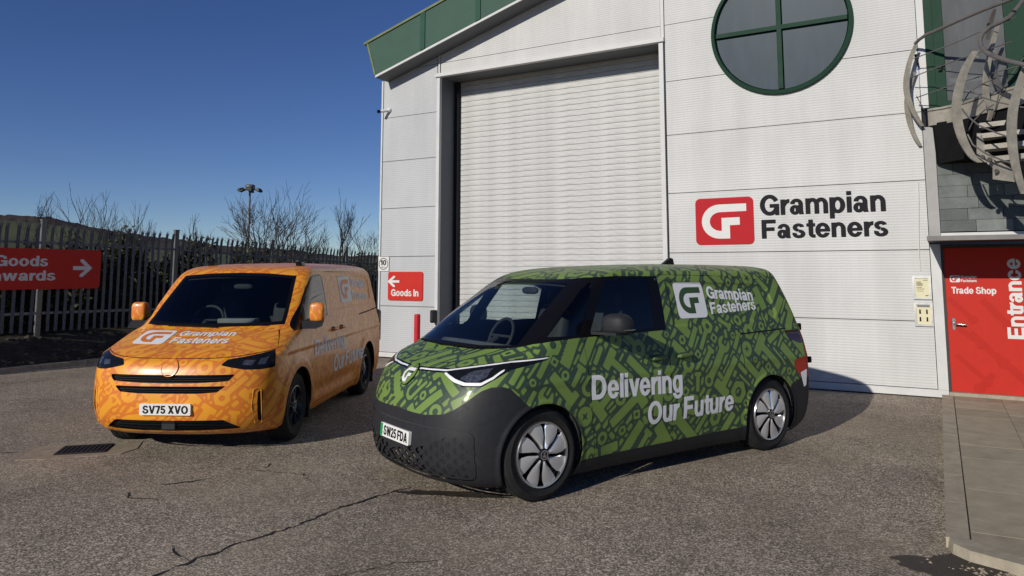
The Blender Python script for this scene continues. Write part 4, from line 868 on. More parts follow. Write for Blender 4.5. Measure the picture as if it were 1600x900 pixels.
# pale: W section, three points bent forward at the head
sec = [(-.034, .010), (-.017, -.008), (0, .012), (.017, -.008), (.034, .010)]; Hs = [0, 1.80, 1.93, 2.02]
vs = []; fs = []
for j, h in enumerate(Hs):
    for i, (a, b) in enumerate(sec):
        hh = h
        if j == 3: hh = h + (.055 if i == 2 else (.02 if i in (0, 4) else -.03))
        bend = .0 if j < 2 else (.015 if j == 2 else .045)
        vs.append((b + bend, a * (1.12 if j == 3 and i in (0, 4) else 1), hh))
for j in range(3):
    for i in range(4): fs.append((j * 5 + i, j * 5 + i + 1, j * 5 + 6 + i, j * 5 + 5 + i))
pm = bpy.data.meshes.new('pale'); pm.from_pydata(vs, [], fs); pm.materials.append(M['galv_grey'])
rnd = random.Random(4)
for b in range(len(PO) - 1):
    y0, y1 = PO[b], PO[b + 1]; zb0, zb1 = fbase(y0), fbase(y1)
    m = MB(); zt = TOPS(y0); m.box(-.09, -.03, y0 - 8 - .05, y0 - 8 + .05, zb0 - .25, zt, 0); m.box(-.10, -.02, y0 - 8 - .06, y0 - 8 + .06, zt, zt + .03); m.build('post', M['mast'], fe)
    for fr in (.17, .80):
        za, zb = zb0 + (TOPS(y0) - zb0) * fr, zb1 + (TOPS(y1) - zb1) * fr; m = MB()
        for (xa, xb, d0, d1) in ((-.022, -.016, -.025, .025), (-.05, -.022, .019, .025)):
            m.add([(xa, y0 - 7.95, za + d0), (xb, y0 - 7.95, za + d0), (xb, y0 - 7.95, za + d1), (xa, y0 - 7.95, za + d1), (xa, y1 - 8.05, zb + d0), (xb, y1 - 8.05, zb + d0), (xb, y1 - 8.05, zb + d1), (xa, y1 - 8.05, zb + d1)], [(0, 1, 2, 3), (7, 6, 5, 4), (0, 4, 5, 1), (1, 5, 6, 2), (2, 6, 7, 3), (3, 7, 4, 0)])
        m.build('rail', M['galv_grey'], fe)
    n = 18
    for k in range(1, n + 1):
        y = y0 + (y1 - y0) * (k - .0) / (n + 1) ; z = fbase(y) + rnd.uniform(0, .02); p = bpy.data.objects.new('pale', pm); COL.objects.link(p); p.parent = fe
        p.location = (rnd.uniform(-.003, .003), y - 8, z); p.scale = (1, 1, (TOPS(y) - .04 - z) / 2.05); p.rotation_euler = (rnd.gauss(0, .006), rnd.gauss(0, .006), rnd.gauss(0, .08))
# sign on the fence
s = empty('goods_inwards_sign', (FX + .06, 8.2, 1.50)); tag(s, 'long red sign with white right arrow hung on the palisade fence', 'sign')
m = MB(); m.prism(rrect(-1.42, 1.20, 0, .80, .06), lambda y, z: (0, y, z), lambda y, z: (.025, y, z)); m.build('plate', M['red_sign'], s)
def fsn(name, VT): V, T = VT; return np_mesh(name, [(.0275, y, z) for y, z in V], T, M['white_print'], s, smooth=False)
fsn('lettering', fit(text_tris('Goods'), -.86, .12, .45, .66)); fsn('lettering', fit(text_tris('Inwards'), -.98, .28, .17, .37)); fsn('arrow', poly_tris(arrow(.62, 1.02, .24, .60)))

# evergreen shrubs packed behind the fence
def shrub(c, rx, ry, h, n, mat, label, seed):
    rnd = np.random.default_rng(seed); root = empty('evergreen_shrub', c); tag(root, label, 'shrub', 'evergreen shrubs behind the fence')
    nc = 46; cc = rnd.normal(size=(nc, 3)); cc /= np.linalg.norm(cc, axis=1, keepdims=True); cc *= rnd.uniform(.35, .95, (nc, 1)); cc[:, 2] = np.abs(cc[:, 2]) * 1.0
    cc[:, 2] *= .92; k = rnd.integers(0, nc, n); d = rnd.normal(size=(n, 3)); d /= np.linalg.norm(d, axis=1, keepdims=True); p = cc[k] + d * rnd.uniform(.08, .30, (n, 1))
    p[:, 2] = np.maximum(p[:, 2], rnd.uniform(0, .05, n)); P = p * np.array([rx, ry, h * .9])
    s = rnd.uniform(.035, .075, (n, 1)); a = rnd.normal(size=(n, 3)); a /= np.linalg.norm(a, axis=1, keepdims=True); b = np.cross(a, rnd.normal(size=(n, 3))); b /= np.linalg.norm(b, axis=1, keepdims=True)
    V = np.stack([P - a * s, P - b * s * .45, P + a * s, P + b * s * .45], 1).reshape(-1, 3); i = np.arange(n) * 4
    T = np.concatenate([np.stack([i, i + 1, i + 2], 1), np.stack([i, i + 2, i + 3], 1)]); np_mesh('foliage', V, T, mat, root, smooth=False)
    m = MB()
    for q in cc[:24]:
        e = Vector((q[0] * rx, q[1] * ry, q[2] * h * .9)); m.tube([(0, 0, -.3), (e.x * .3, e.y * .3, e.z * .5), tuple(e)], [.035, .02, .006], 5)
    m.build('stems', M['bark_dark'], root, smooth=True)
names = ['low evergreen shrub behind the fence at the red sign', 'broad evergreen shrub behind the fence right of the red sign', 'dense evergreen shrub behind the fence, left of the orange van', 'tall evergreen shrub behind the fence over the orange van windscreen', 'dark evergreen shrub behind the fence above the orange van roof', 'evergreen shrub farther back behind the fence above the van roof', 'farthest evergreen shrub behind the fence beside the building', 'small evergreen shrub low behind the red sign']
for i, (x, y, rx, ry, h) in enumerate([(-16.6, 9.2, .85, 1.1, 2.15), (-16.7, 10.9, .9, 1.3, 2.5), (-16.6, 12.6, .9, 1.4, 2.42), (-16.7, 14.6, 1.0, 1.5, 2.38), (-16.7, 16.8, 1.0, 1.6, 2.2), (-16.9, 18.9, 1.0, 1.6, 2.1), (-17.0, 21.2, 1.1, 1.7, 2.1), (-16.6, 7.3, .8, 1.2, 1.75)]):
    shrub((x, y, fbase(y)), rx, ry, h, 17000, M['leaf'] if i % 2 else M['leaf_dark'], names[i], 100 + i)

# bare winter trees
def bare_tree(name, label, u, D, top, spread, nstem, seed, mat, lean=.0, up=.55, maxd=6):
    f = Vector((-math.sin(R(29.756)), math.cos(R(29.756)), 0)); r = Vector((math.cos(R(29.756)), math.sin(R(29.756)), 0))
    rnd = random.Random(seed); b = f * D + r * ((u - 800) / 1166. * D); H = hz(D, top); root = empty(name, (b.x, b.y, .2)); tag(root, label, 'tree', 'bare winter trees beyond the fence')
    tr = MB(); br = MB()
    def grow(p, d, L, rad, depth):
        n = 3; pts = [p]; q = p.copy(); dd = d.copy()
        for i in range(n):
            dd = (dd + Vector((rnd.gauss(0, .13), rnd.gauss(0, .13), rnd.gauss(0, .06) + .05 * up))).normalized(); q = q + dd * (L / n); pts.append(q.copy())
        (tr if depth == 0 else br).tube(pts, [rad, rad * .88, rad * .76, rad * .62], 6 if depth < 2 else 3, caps=False)
        if depth >= maxd or L < .10: return
        k = 3 if depth < 3 else 2
        for j in range(k):
            t = rnd.uniform(.35, 1.0) if j else 1.0; i = min(2, int(t * 3)); base = pts[i].lerp(pts[i + 1], t * 3 - i) if t < 1 else pts[-1]
            ax = Vector((rnd.gauss(0, 1), rnd.gauss(0, 1), rnd.gauss(0, .35))); ax = (ax - dd * ax.dot(dd)).normalized()
            nd = (dd + ax * (rnd.uniform(.28, .75) * spread if j else rnd.uniform(.05, .3)) + Vector((0, 0, .18 * up))).normalized()
            grow(base, nd, L * rnd.uniform(.60, .86), max((.0115 if mat is M['bark'] else .0085) * D / 44, rad * (.66 if j == 0 else .52)), depth + 1)
    for s in range(nstem):
        a = 2 * math.pi * (s + rnd.random() * .6) / nstem; w = (.22 + .35 * rnd.random()) * spread if nstem > 1 else .03
        grow(Vector((0, 0, 0)), Vector((math.cos(a) * w, math.sin(a) * w, 1)).normalized(), H * .30, .016 * H * (.7 if nstem > 1 else 1), 0)
    # bring the crown to the height measured
    zm = float(np.percentile([v[2] for v in br.v], 98.5)); sc = (H - .2) / zm
    for q in (tr, br): q.v = [(x, y, z * sc) for x, y, z in q.v]
    tr.build('trunk', mat, root, smooth=True, fix=False); br.build('crown', mat, root, fix=False)
bare_tree('bare_tree', 'broad many-stemmed bare tree beside the tall floodlight mast', 418, 36, 308, 1.2, 5, 12, M['bark'], up=.35, maxd=5)
bare_tree('bare_tree', 'many-stemmed bare tree just right of the floodlight mast tree', 462, 40, 322, 1.2, 3, 33, M['bark'], up=.35, maxd=5)
bare_tree('bare_tree', 'slim upright bare birch left of the building corner', 545, 44, 316, .55, 1, 5, M['bark_dark'], up=1.2)
bare_tree('bare_tree', 'low bare sapling between the birch and the many-stemmed tree', 527, 46, 362, .9, 3, 18, M['bark_dark'], maxd=4)
bare_tree('bare_tree', 'thin bare tree half hidden by the building corner', 586, 50, 352, .6, 2, 6, M['bark_dark'], maxd=5)
bare_tree('bare_tree', 'fan-shaped bare tree above the left fence', 158, 48, 305, .8, 3, 8, M['bark_dark'], up=.7, maxd=5)
bare_tree('bare_tree', 'thin bare tree at the far left above the wooded hill', 62, 52, 308, .5, 1, 9, M['bark_dark'], up=1.1, maxd=5)
bare_tree('bare_tree', 'faint bare sapling between the two left fence posts', 226, 50, 342, .6, 2, 10, M['bark_dark'], maxd=4)
bare_tree('bare_tree', 'spindly bare sapling left of the floodlight mast', 322, 46, 338, .7, 1, 14, M['bark_dark'], maxd=4)

# floodlight mast
f_ = Vector((-math.sin(R(29.756)), math.cos(R(29.756)), 0)); r_ = Vector((math.cos(R(29.756)), math.sin(R(29.756)), 0)); D = 70
b = f_ * D + r_ * (px2t(386) * D); H = hz(D, 292)
ma = empty('floodlight_mast', (b.x, b.y, 0)); tag(ma, 'tall grey mast carrying a ring of floodlights above the bare trees', 'light mast')
m = MB(); m.tube([(0, 0, 0), (0, 0, H)], [.16, .09], 12); m.build('pole', M['mast'], ma, smooth=True)
m = MB(); m.lathe([(0, H + .28), (.35, H + .26), (.46, H + .16), (.46, H + .02), (.3, H - .02), (0, H - .02)], 16); m.build('head_cover', M['mast'], ma, smooth=True)
m = MB(); m.lathe([(.72, H - .18), (.72, H - .10), (.78, H - .10), (.78, H - .18)], 24, closed=True); m.build('ring', M['mast'], ma)
for k in range(6):
    a = R(60 * k + 12); ca, sa = math.cos(a), math.sin(a); m = MB(); m.tube([(0, 0, H - .1), (ca * .75, sa * .75, H - .14)], .035, 6); m.build('arm', M['mast'], ma)
    m = MB()
    P = [(.62, -.12), (1.12, -.30), (1.16, -.20), (1.05, -.02), (.70, .06)]
    m.prism(P, lambda p, q: (ca * p - sa * -.24, sa * p + ca * -.24, H - .12 + q), lambda p, q: (ca * p - sa * .24, sa * p + ca * .24, H - .12 + q)); m.build('floodlight', M['lamp_head'], ma)

# ------------------------------------------------------------------ vans: body skins as lofted plan outlines
def interp_smooth(zs, vs, z):
    # monotone cubic (PCHIP) interpolation
    zs=np.array(zs,float); vs=np.array(vs,float); h=np.diff(zs); d=np.diff(vs)/h
    m=np.zeros(len(zs))
    for i in range(1,len(zs)-1):
        if d[i-1]*d[i]>0:
            w1=2*h[i]+h[i-1]; w2=h[i]+2*h[i-1]; m[i]=(w1+w2)/(w1/d[i-1]+w2/d[i])
    m[0]=d[0]; m[-1]=d[-1]
    i=np.clip(np.searchsorted(zs,z)-1,0,len(h)-1); t=(z-zs[i])/h[i]
    t2=t*t;t3=t2*t
    return (2*t3-3*t2+1)*vs[i]+(t3-2*t2+t)*h[i]*m[i]+(-2*t3+3*t2)*vs[i+1]+(t3-t2)*h[i]*m[i+1]
GREEN=dict(
 front=[(.145,-.66),(.18,-.76),(.24,-.82),(.34,-.855),(.5,-.865),(.65,-.845),(.8,-.805),(.92,-.75),(1.0,-.69),(1.05,-.625),(1.10,-.51),(1.15,-.375),(1.20,-.275),(1.4,.01),(1.6,.315),(1.75,.555),(1.80,.655),(1.84,.78),(1.88,1.04),(1.905,1.45),(1.92,1.85),(1.927,2.25)],
 rear=[(.145,3.60),(.25,3.74),(.45,3.81),(.6,3.82),(.9,3.805),(1.1,3.775),(1.3,3.72),(1.55,3.63),(1.75,3.55),(1.84,3.515),(1.875,3.49),(1.9,3.38),(1.918,3.0),(1.927,2.3)],
 width=[(.145,.89),(.2,.925),(.3,.955),(.5,.975),(.75,.985),(.95,.98),(1.08,.965),(1.2,.94),(1.5,.875),(1.7,.82),(1.80,.78),(1.85,.735),(1.88,.665),(1.905,.54),(1.92,.32),(1.927,.02)],
 df=[(.145,.62),(.3,.74),(.6,.78),(.95,.72),(1.1,.56),(1.2,.44),(1.5,.38),(1.8,.30),(1.927,.28)],
 nf=[(.145,2.7),(.6,2.7),(1.0,2.7),(1.2,2.9),(1.8,3.3),(1.927,2.3)],
 dr=.22,nr=3.0)
ORANGE=dict(
 front=[(.20,-.74),(.24,-.84),(.3,-.90),(.4,-.945),(.55,-.965),(.7,-.955),(.85,-.925),(.93,-.885),(.97,-.83),(1.02,-.715),(1.08,-.54),(1.15,-.33),(1.22,-.10),(1.28,.005),(1.5,.285),(1.7,.54),(1.82,.70),(1.87,.80),(1.91,.98),(1.94,1.35),(1.96,1.95),(1.97,2.4)],
 rear=[(.20,3.95),(.3,4.03),(.5,4.08),(1.0,4.07),(1.2,4.045),(1.6,3.96),(1.85,3.90),(1.9,3.83),(1.94,3.65),(1.96,3.2),(1.97,2.45)],
 width=[(.20,.93),(.26,.965),(.4,.99),(.6,1.0),(.8,1.005),(1.0,.995),(1.1,.98),(1.2,.955),(1.5,.90),(1.75,.848),(1.84,.815),(1.89,.765),(1.92,.69),(1.95,.5),(1.965,.28),(1.97,.02)],
 df=[(.20,.55),(.3,.62),(.6,.64),(.9,.62),(1.0,.58),(1.1,.52),(1.21,.46),(1.5,.38),(1.8,.28),(1.97,.26)],
 nf=[(.20,2.5),(.6,2.7),(.95,2.7),(1.1,2.7),(1.2,2.9),(1.8,3.3),(1.97,2.3)],
 dr=.16,nr=3.2)
def grid(P, step=.014, far=3.0):
    zt=P['front'][-1][0]; z0=P['front'][0][0]
    f=lambda k,z: interp_smooth([a for a,b in P[k]],[b for a,b in P[k]],z)
    # levels: equal arc length of combined motion
    zz=np.concatenate([np.linspace(z0,zt-.05,1500),zt-.05*np.linspace(1,0,1500)[1:]**2])
    g=np.sqrt(np.gradient(zz)**2+.5*np.gradient(f('front',zz))**2+.3*np.gradient(f('width',zz))**2)
    s=np.concatenate([[0],np.cumsum((g[1:]+g[:-1])/2)])
    nl=int(s[-1]/step); z=np.interp(np.linspace(0,s[-1],nl),s,zz)
    xf=f('front',z);xr=f('rear',z);w=f('width',z);df=f('df',z);nf=f('nf',z);dr=P['dr'];nr=P['nr']
    df=np.minimum(df,(xr-xf)*.45); drr=np.minimum(dr,(xr-xf)*.4)
    def half(mult):
        n1=int(1.45/(step*mult)); n2=int(3.2/(step*mult)); n3=int(1.1/(step*mult))
        # front quarter parametrised evenly in arc length of the ref superellipse
        th=np.linspace(0,math.pi/2,4000)
        def q(d,wd,n):
            x=1-np.cos(th)**(2/n); y=np.sin(th)**(2/n); return x,y
        x,y=q(1,1,2.4); a=np.concatenate([[0],np.cumsum(np.hypot(np.diff(x)*.7,np.diff(y)))]); t1=np.interp(np.linspace(0,a[-1],n1),a,th)
        x,y=q(1,1,nr); a=np.concatenate([[0],np.cumsum(np.hypot(np.diff(x)*.2,np.diff(y)))]); t3=np.interp(np.linspace(0,a[-1],n3),a,th)[::-1]
        X=[];Y=[]
        c=np.cos(t1)[None];sn=np.sin(t1)[None];e=2/nf[:,None]
        X.append(xf[:,None]+df[:,None]*(1-np.clip(c,0,1)**e));Y.append(w[:,None]*np.clip(sn,0,1)**e)
        u=np.linspace(0,1,n2+2)[1:-1][None]
        X.append((xf+df)[:,None]*(1-u)+(xr-drr)[:,None]*u);Y.append(np.repeat(w[:,None],n2,1))
        c=np.cos(t3)[None];sn=np.sin(t3)[None];e=2/nr
        X.append(xr[:,None]-drr[:,None]*(1-np.clip(c,0,1)**e));Y.append(w[:,None]*np.clip(sn,0,1)**e)
        return np.concatenate(X,1),np.concatenate(Y,1)
    X1,Y1=half(1.0);X2,Y2=half(far)
    # near half front->rear, then far half rear->front (drop shared centre columns)
    X=np.concatenate([X1,X2[:,::-1][:,1:-1]],1);Y=np.concatenate([Y1,-Y2[:,::-1][:,1:-1]],1)
    Z=np.repeat(z[:,None],X.shape[1],1)
    def arc(a,b): return np.concatenate([np.zeros((len(z),1)),np.cumsum(np.hypot(np.diff(a,axis=1),np.diff(b,axis=1)),1)],1)
    U=np.concatenate([arc(X1,Y1),-arc(X2,Y2)[:,::-1][:,1:-1]],1)
    return X,Y,Z,U
def tri_grid(nr_,nc):
    i=np.arange(nr_-1)[:,None]*nc; j=np.arange(nc)[None]; j2=(j+1)%nc
    a=(i+j).ravel();b=(i+j2).ravel();c=(i+nc+j2).ravel();d=(i+nc+j).ravel()
    return np.concatenate([np.stack([a,b,c],1),np.stack([a,c,d],1)])
def normals(V,T):
    n=np.cross(V[T[:,1]]-V[T[:,0]],V[T[:,2]]-V[T[:,0]]); N=np.zeros_like(V)
    for k in range(3):
        for c in range(3): N[:,c]+=np.bincount(T[:,k],n[:,c],len(V))
    return N/np.maximum(np.linalg.norm(N,axis=1,keepdims=True),1e-12)
# printed tool pattern: a field of signed distances to packed tool drawings (metres), negative inside a drawing
def tool_field(seed, W=6.4, Hh=4.2, res=.01, gap=.015, tries=20000):
    rng = random.Random(seed); nx, ny = int(W / res), int(Hh / res); fld = np.full((ny, nx), .06, np.float32)
    ln = np.hypot
    def box(x, y, a, b, r=.006): dx, dy = np.abs(x) - a + r, np.abs(y) - b + r; return ln(np.maximum(dx, 0), np.maximum(dy, 0)) + np.minimum(np.maximum(dx, dy), 0) - r
    def hexa(x, y, r): ax, ay = np.abs(x), np.abs(y); return np.maximum(ax * .866 + ay * .5, ay) - r
    def nut(x, y, L): return np.maximum(hexa(x, y, L * .5), L * .24 - ln(x, y))
    def washer(x, y, L): return np.abs(ln(x, y) - L * .36) - L * .13
    def bolt(x, y, L): return np.minimum(box(x + L * .08, y, L * .40, L * .125), box(x - L * .40, y, L * .10, L * .25))
    def bar(x, y, L): return box(x, y, L * .5, max(.025, L * .13))
    def thin(x, y, L): return box(x, y, L * .5, .014)
    def spanner(x, y, L):
        h = np.maximum(ln(x - L * .38, y) - L * .15, -box(x - L * .47, y, L * .11, L * .065, .001)); e = np.maximum(ln(x + L * .40, y) - L * .11, L * .055 - ln(x + L * .40, y))
        return np.minimum(np.minimum(h, e), box(x, y, L * .33, L * .075))
    def screw(x, y, L): return np.maximum(ln(x, y) - L * .5, -np.minimum(box(x, y, L * .24, L * .055, .001), box(x, y, L * .055, L * .24, .001)))
    def saw(x, y, L): t = np.abs(((x / .045) % 1) - .5) * .045; return np.maximum(box(x, y, L * .5, L * .16, .002), y - L * .09 - t * .9)
    def hammer(x, y, L): return np.minimum(box(x + L * .1, y, L * .40, L * .085), box(x - L * .36, y, L * .11, L * .27))
    def square(x, y, L): return np.maximum(box(x, y, L * .42, L * .42, .01), -box(x, y, L * .2, L * .2, .006))
    def hook(x, y, L): return np.minimum(np.maximum(np.abs(ln(x - L * .2, y) - L * .2) - L * .065, -(x - L * .12)), np.minimum(box(x + L * .16, y - L * .2, L * .34, L * .065), box(x - L * .02, y + L * .2, L * .16, L * .065)))
    def key(x, y, L): return np.minimum(np.maximum(hexa(x - L * .30, y, L * .2), .085 * L - ln(x - L * .3, y)), box(x + L * .15, y, L * .35, L * .07))
    kinds = [(spanner, .48, .75, .7), (hammer, .42, .6, .62), (bolt, .34, .52, .5), (key, .36, .5, .5), (saw, .40, .6, .55), (bar, .34, .55, .55), (nut, .17, .24, .6), (hook, .30, .42, .5), (screw, .15, .22, .6), (bolt, .20, .30, .5), (bar, .18, .30, .5), (square, .09, .13, .6), (washer, .12, .17, .6), (thin, .16, .34, .5), (washer, .07, .10, .6), (nut, .08, .11, .6), (thin, .08, .14, .5), (bar, .07, .12, .5)]
    for t in range(tries):
        fr = t / tries; i = min(len(kinds) - 1, int(abs(rng.gauss(0, .12)) * len(kinds) + fr ** .62 * len(kinds))); k, a, b, ext = kinds[i]
        L = rng.uniform(a, b) * 1.05; cx, cy = rng.uniform(0, W), rng.uniform(0, Hh); an = R(rng.choice((48, 48, 48, -42, 48, 228, 228, -42, 138, 48, 228, 90, 20)) + rng.gauss(0, 5))
        rad = L * .62 + .05; x0, x1, y0, y1 = int((cx - rad) / res), int((cx + rad) / res), int((cy - rad) / res), int((cy + rad) / res)
        if x0 < 0 or y0 < 0 or x1 >= nx or y1 >= ny: continue
        gx, gy = np.meshgrid(np.arange(x0, x1) * res - cx, np.arange(y0, y1) * res - cy); c, s = math.cos(an), math.sin(an)
        d = k(gx * c + gy * s, -gx * s + gy * c, L).astype(np.float32); sub = fld[y0:y1, x0:x1]
        if np.any((d < gap) & (sub < 0)) or np.any((d < 0) & (sub < gap)): continue
        np.minimum(sub, d, out=sub)
    # what is left between the drawings is hatched with short diagonal bars
    gy, gx = np.meshgrid(np.arange(ny) * res, np.arange(nx) * res, indexing='ij'); q = (gx * math.sin(R(48)) - gy * math.cos(R(48))) / .082; bars = np.abs(q - np.floor(q) - .5) * .082 - .024
    p = (gx * math.cos(R(48)) + gy * math.sin(R(48))) / .23 + np.floor(q) * .37; ends = np.abs(p - np.floor(p) - .5) * .23 - .100
    return np.minimum(fld, np.maximum(np.maximum(.026 - fld, bars), ends)).astype(np.float32)
def sample(fld, a, b, res=.01):
    ny, nx = fld.shape; a = np.clip(a / res, 0, nx - 1.001); b = np.clip(b / res, 0, ny - 1.001); i, j = a.astype(int), b.astype(int); s, t = a - i, b - j
    return (fld[j, i] * (1 - s) + fld[j, i + 1] * s) * (1 - t) + (fld[j + 1, i] * (1 - s) + fld[j + 1, i + 1] * s) * t
def psdf(poly, x, y):
    d = np.full(x.shape, 1e9); ins = np.zeros(x.shape, bool); n = len(poly)
    for i in range(n):
        ax, ay = poly[i]; bx, by = poly[(i + 1) % n]; ex, ey = bx - ax, by - ay; wx_, wy_ = x - ax, y - ay
        t = np.clip((wx_ * ex + wy_ * ey) / (ex * ex + ey * ey + 1e-18), 0, 1); d = np.minimum(d, np.hypot(wx_ - ex * t, wy_ - ey * t))
        c = ((ay > y) != (by > y)) & (x < (bx - ax) * (y - ay) / ((by - ay) if by != ay else 1e-12) + ax); ins ^= c
    return np.where(ins, -d, d)
def lsdf(line, x, y):
    d = np.full(x.shape, 1e9)
    for (ax, ay), (bx, by) in zip(line[:-1], line[1:]):
        ex, ey = bx - ax, by - ay; t = np.clip(((x - ax) * ex + (y - ay) * ey) / (ex * ex + ey * ey + 1e-18), 0, 1); d = np.minimum(d, np.hypot(x - ax - ex * t, y - ay - ey * t))
    return d
def smooth01(x): x = np.clip(x, 0, 1); return x * x * (3 - 2 * x)
def make_skin(P, disp, fld, ofs):
    X, Y, Z, U = grid(P, .0125, 2.6); nr, nc = X.shape; S = np.concatenate([[0], np.cumsum(np.hypot(np.diff(X[:, 0]), np.diff(Z[:, 0])))])
    V = np.stack([X, Y, Z], -1).reshape(-1, 3); T = tri_grid(nr, nc); N = normals(V, T); c = (N * (V - np.array([1.5, 0, 1.0]))).sum(1).mean()
    if c < 0: T = T[:, ::-1]; N = -N
    side = np.abs(N[:, 1]) > .55; V[:, 1] += np.sign(V[:, 1]) * disp(V[:, 0], V[:, 2]) * smooth01((np.abs(N[:, 1]) - .3) / .4)
    T0 = T; N = normals(V, T0); n2 = len(V); Sv = np.repeat(S, nc); roof = (N[:, 2] > .75) & (V[:, 2] > 1.6)
    a = np.where(side, V[:, 0] + 1.1, np.where(roof, V[:, 0] + .8, V[:, 1] + 1.4 + ofs[0])); b = np.where(side, V[:, 2] + .15 + np.where(V[:, 1] < 0, 1.0, 0), np.where(roof, V[:, 1] + 1.6, Sv + .2 + ofs[1]))
    A = np.stack([U.ravel(), sample(fld, a * 1.2, b * 1.2)], 1); return Skin(V, N, A, T)
# near-side surface lookups for lettering
def side_y(P, disp, x, z): w = interp_smooth([a for a, b in P['width']], [b for a, b in P['width']], z); return w + disp(x, z)
def side_print(P, disp, name, VT, mat, parent, lift, shear=0):
    V, T = refine(VT, .06); x, z = V[:, 0], V[:, 1]; y = side_y(P, disp, x, z) + lift; return np_mesh(name, np.stack([x, -y, z], 1), T, mat, parent, smooth=True)
def nose_point(P, y, S):
    """point on the front centre panel at width y and distance S up the centre line"""
    z = np.linspace(P['front'][0][0], P['front'][-1][0], 4000); f = lambda k, zz: interp_smooth([a for a, b in P[k]], [b for a, b in P[k]], zz)
    xf = f('front', z); s = np.concatenate([[0], np.cumsum(np.hypot(np.diff(xf), np.diff(z)))]); zz = np.interp(S, s, z); w, df, nf, x0 = f('width', zz), f('df', zz), f('nf', zz), f('front', zz)
    q = np.clip(np.abs(y) / w, 0, .999); return x0 + df * (1 - (1 - q ** nf) ** (1 / nf)), zz
def nose_S(P, z0): z = np.linspace(P['front'][0][0], z0, 3000); xf = interp_smooth([a for a, b in P['front']], [b for a, b in P['front']], z); return float(np.hypot(np.diff(xf), np.diff(z)).sum())
def nose_print(P, name, VT, mat, parent, lift):
    V, T = refine(VT, .045); y, S = V[:, 0], V[:, 1]; x, z = nose_point(P, y, S); e = 1e-3; xa, za = nose_point(P, y + e, S); xb, zb = nose_point(P, y, S + e)
    du = np.stack([xa - x, np.full_like(x, e), za - z], 1); dv = np.stack([xb - x, np.zeros_like(x), zb - z], 1); n = np.cross(du, dv); n /= np.linalg.norm(n, axis=1, keepdims=True); n *= -np.sign(n[:, 0] * 1 - n[:, 2] * .5)[:, None]
    W = np.stack([x, y, z], 1) + n * lift; return np_mesh(name, W * np.array([1, -1, 1]), T[:, ::-1], mat, parent, smooth=True)
class VB(MB):
    """mesh builder in the van's drawing frame (y towards the viewer's side)"""
    def build(s, name, mat, parent=None, **k): s.v = [(x, -y, z) for x, y, z in s.v]; return MB.build(s, name, mat, parent, **k)
def blob(c, r, n=2.6, seg=24, rings=14):
    m = VB(); sp = lambda a, e: math.copysign(abs(a) ** e, a); e = 2 / n; vs = []
    for i in range(rings + 1):
        th = -math.pi / 2 + math.pi * i / rings
        for k in range(seg): ph = 2 * math.pi * k / seg; vs.append((c[0] + r[0] * sp(math.cos(th), e) * sp(math.cos(ph), e), c[1] + r[1] * sp(math.cos(th), e) * sp(math.sin(ph), e), c[2] + r[2] * sp(math.sin(th), e)))
    m.add(vs, [(i * seg + k, i * seg + (k + 1) % seg, (i + 1) * seg + (k + 1) % seg, (i + 1) * seg + k) for i in range(rings) for k in range(seg)]); return m
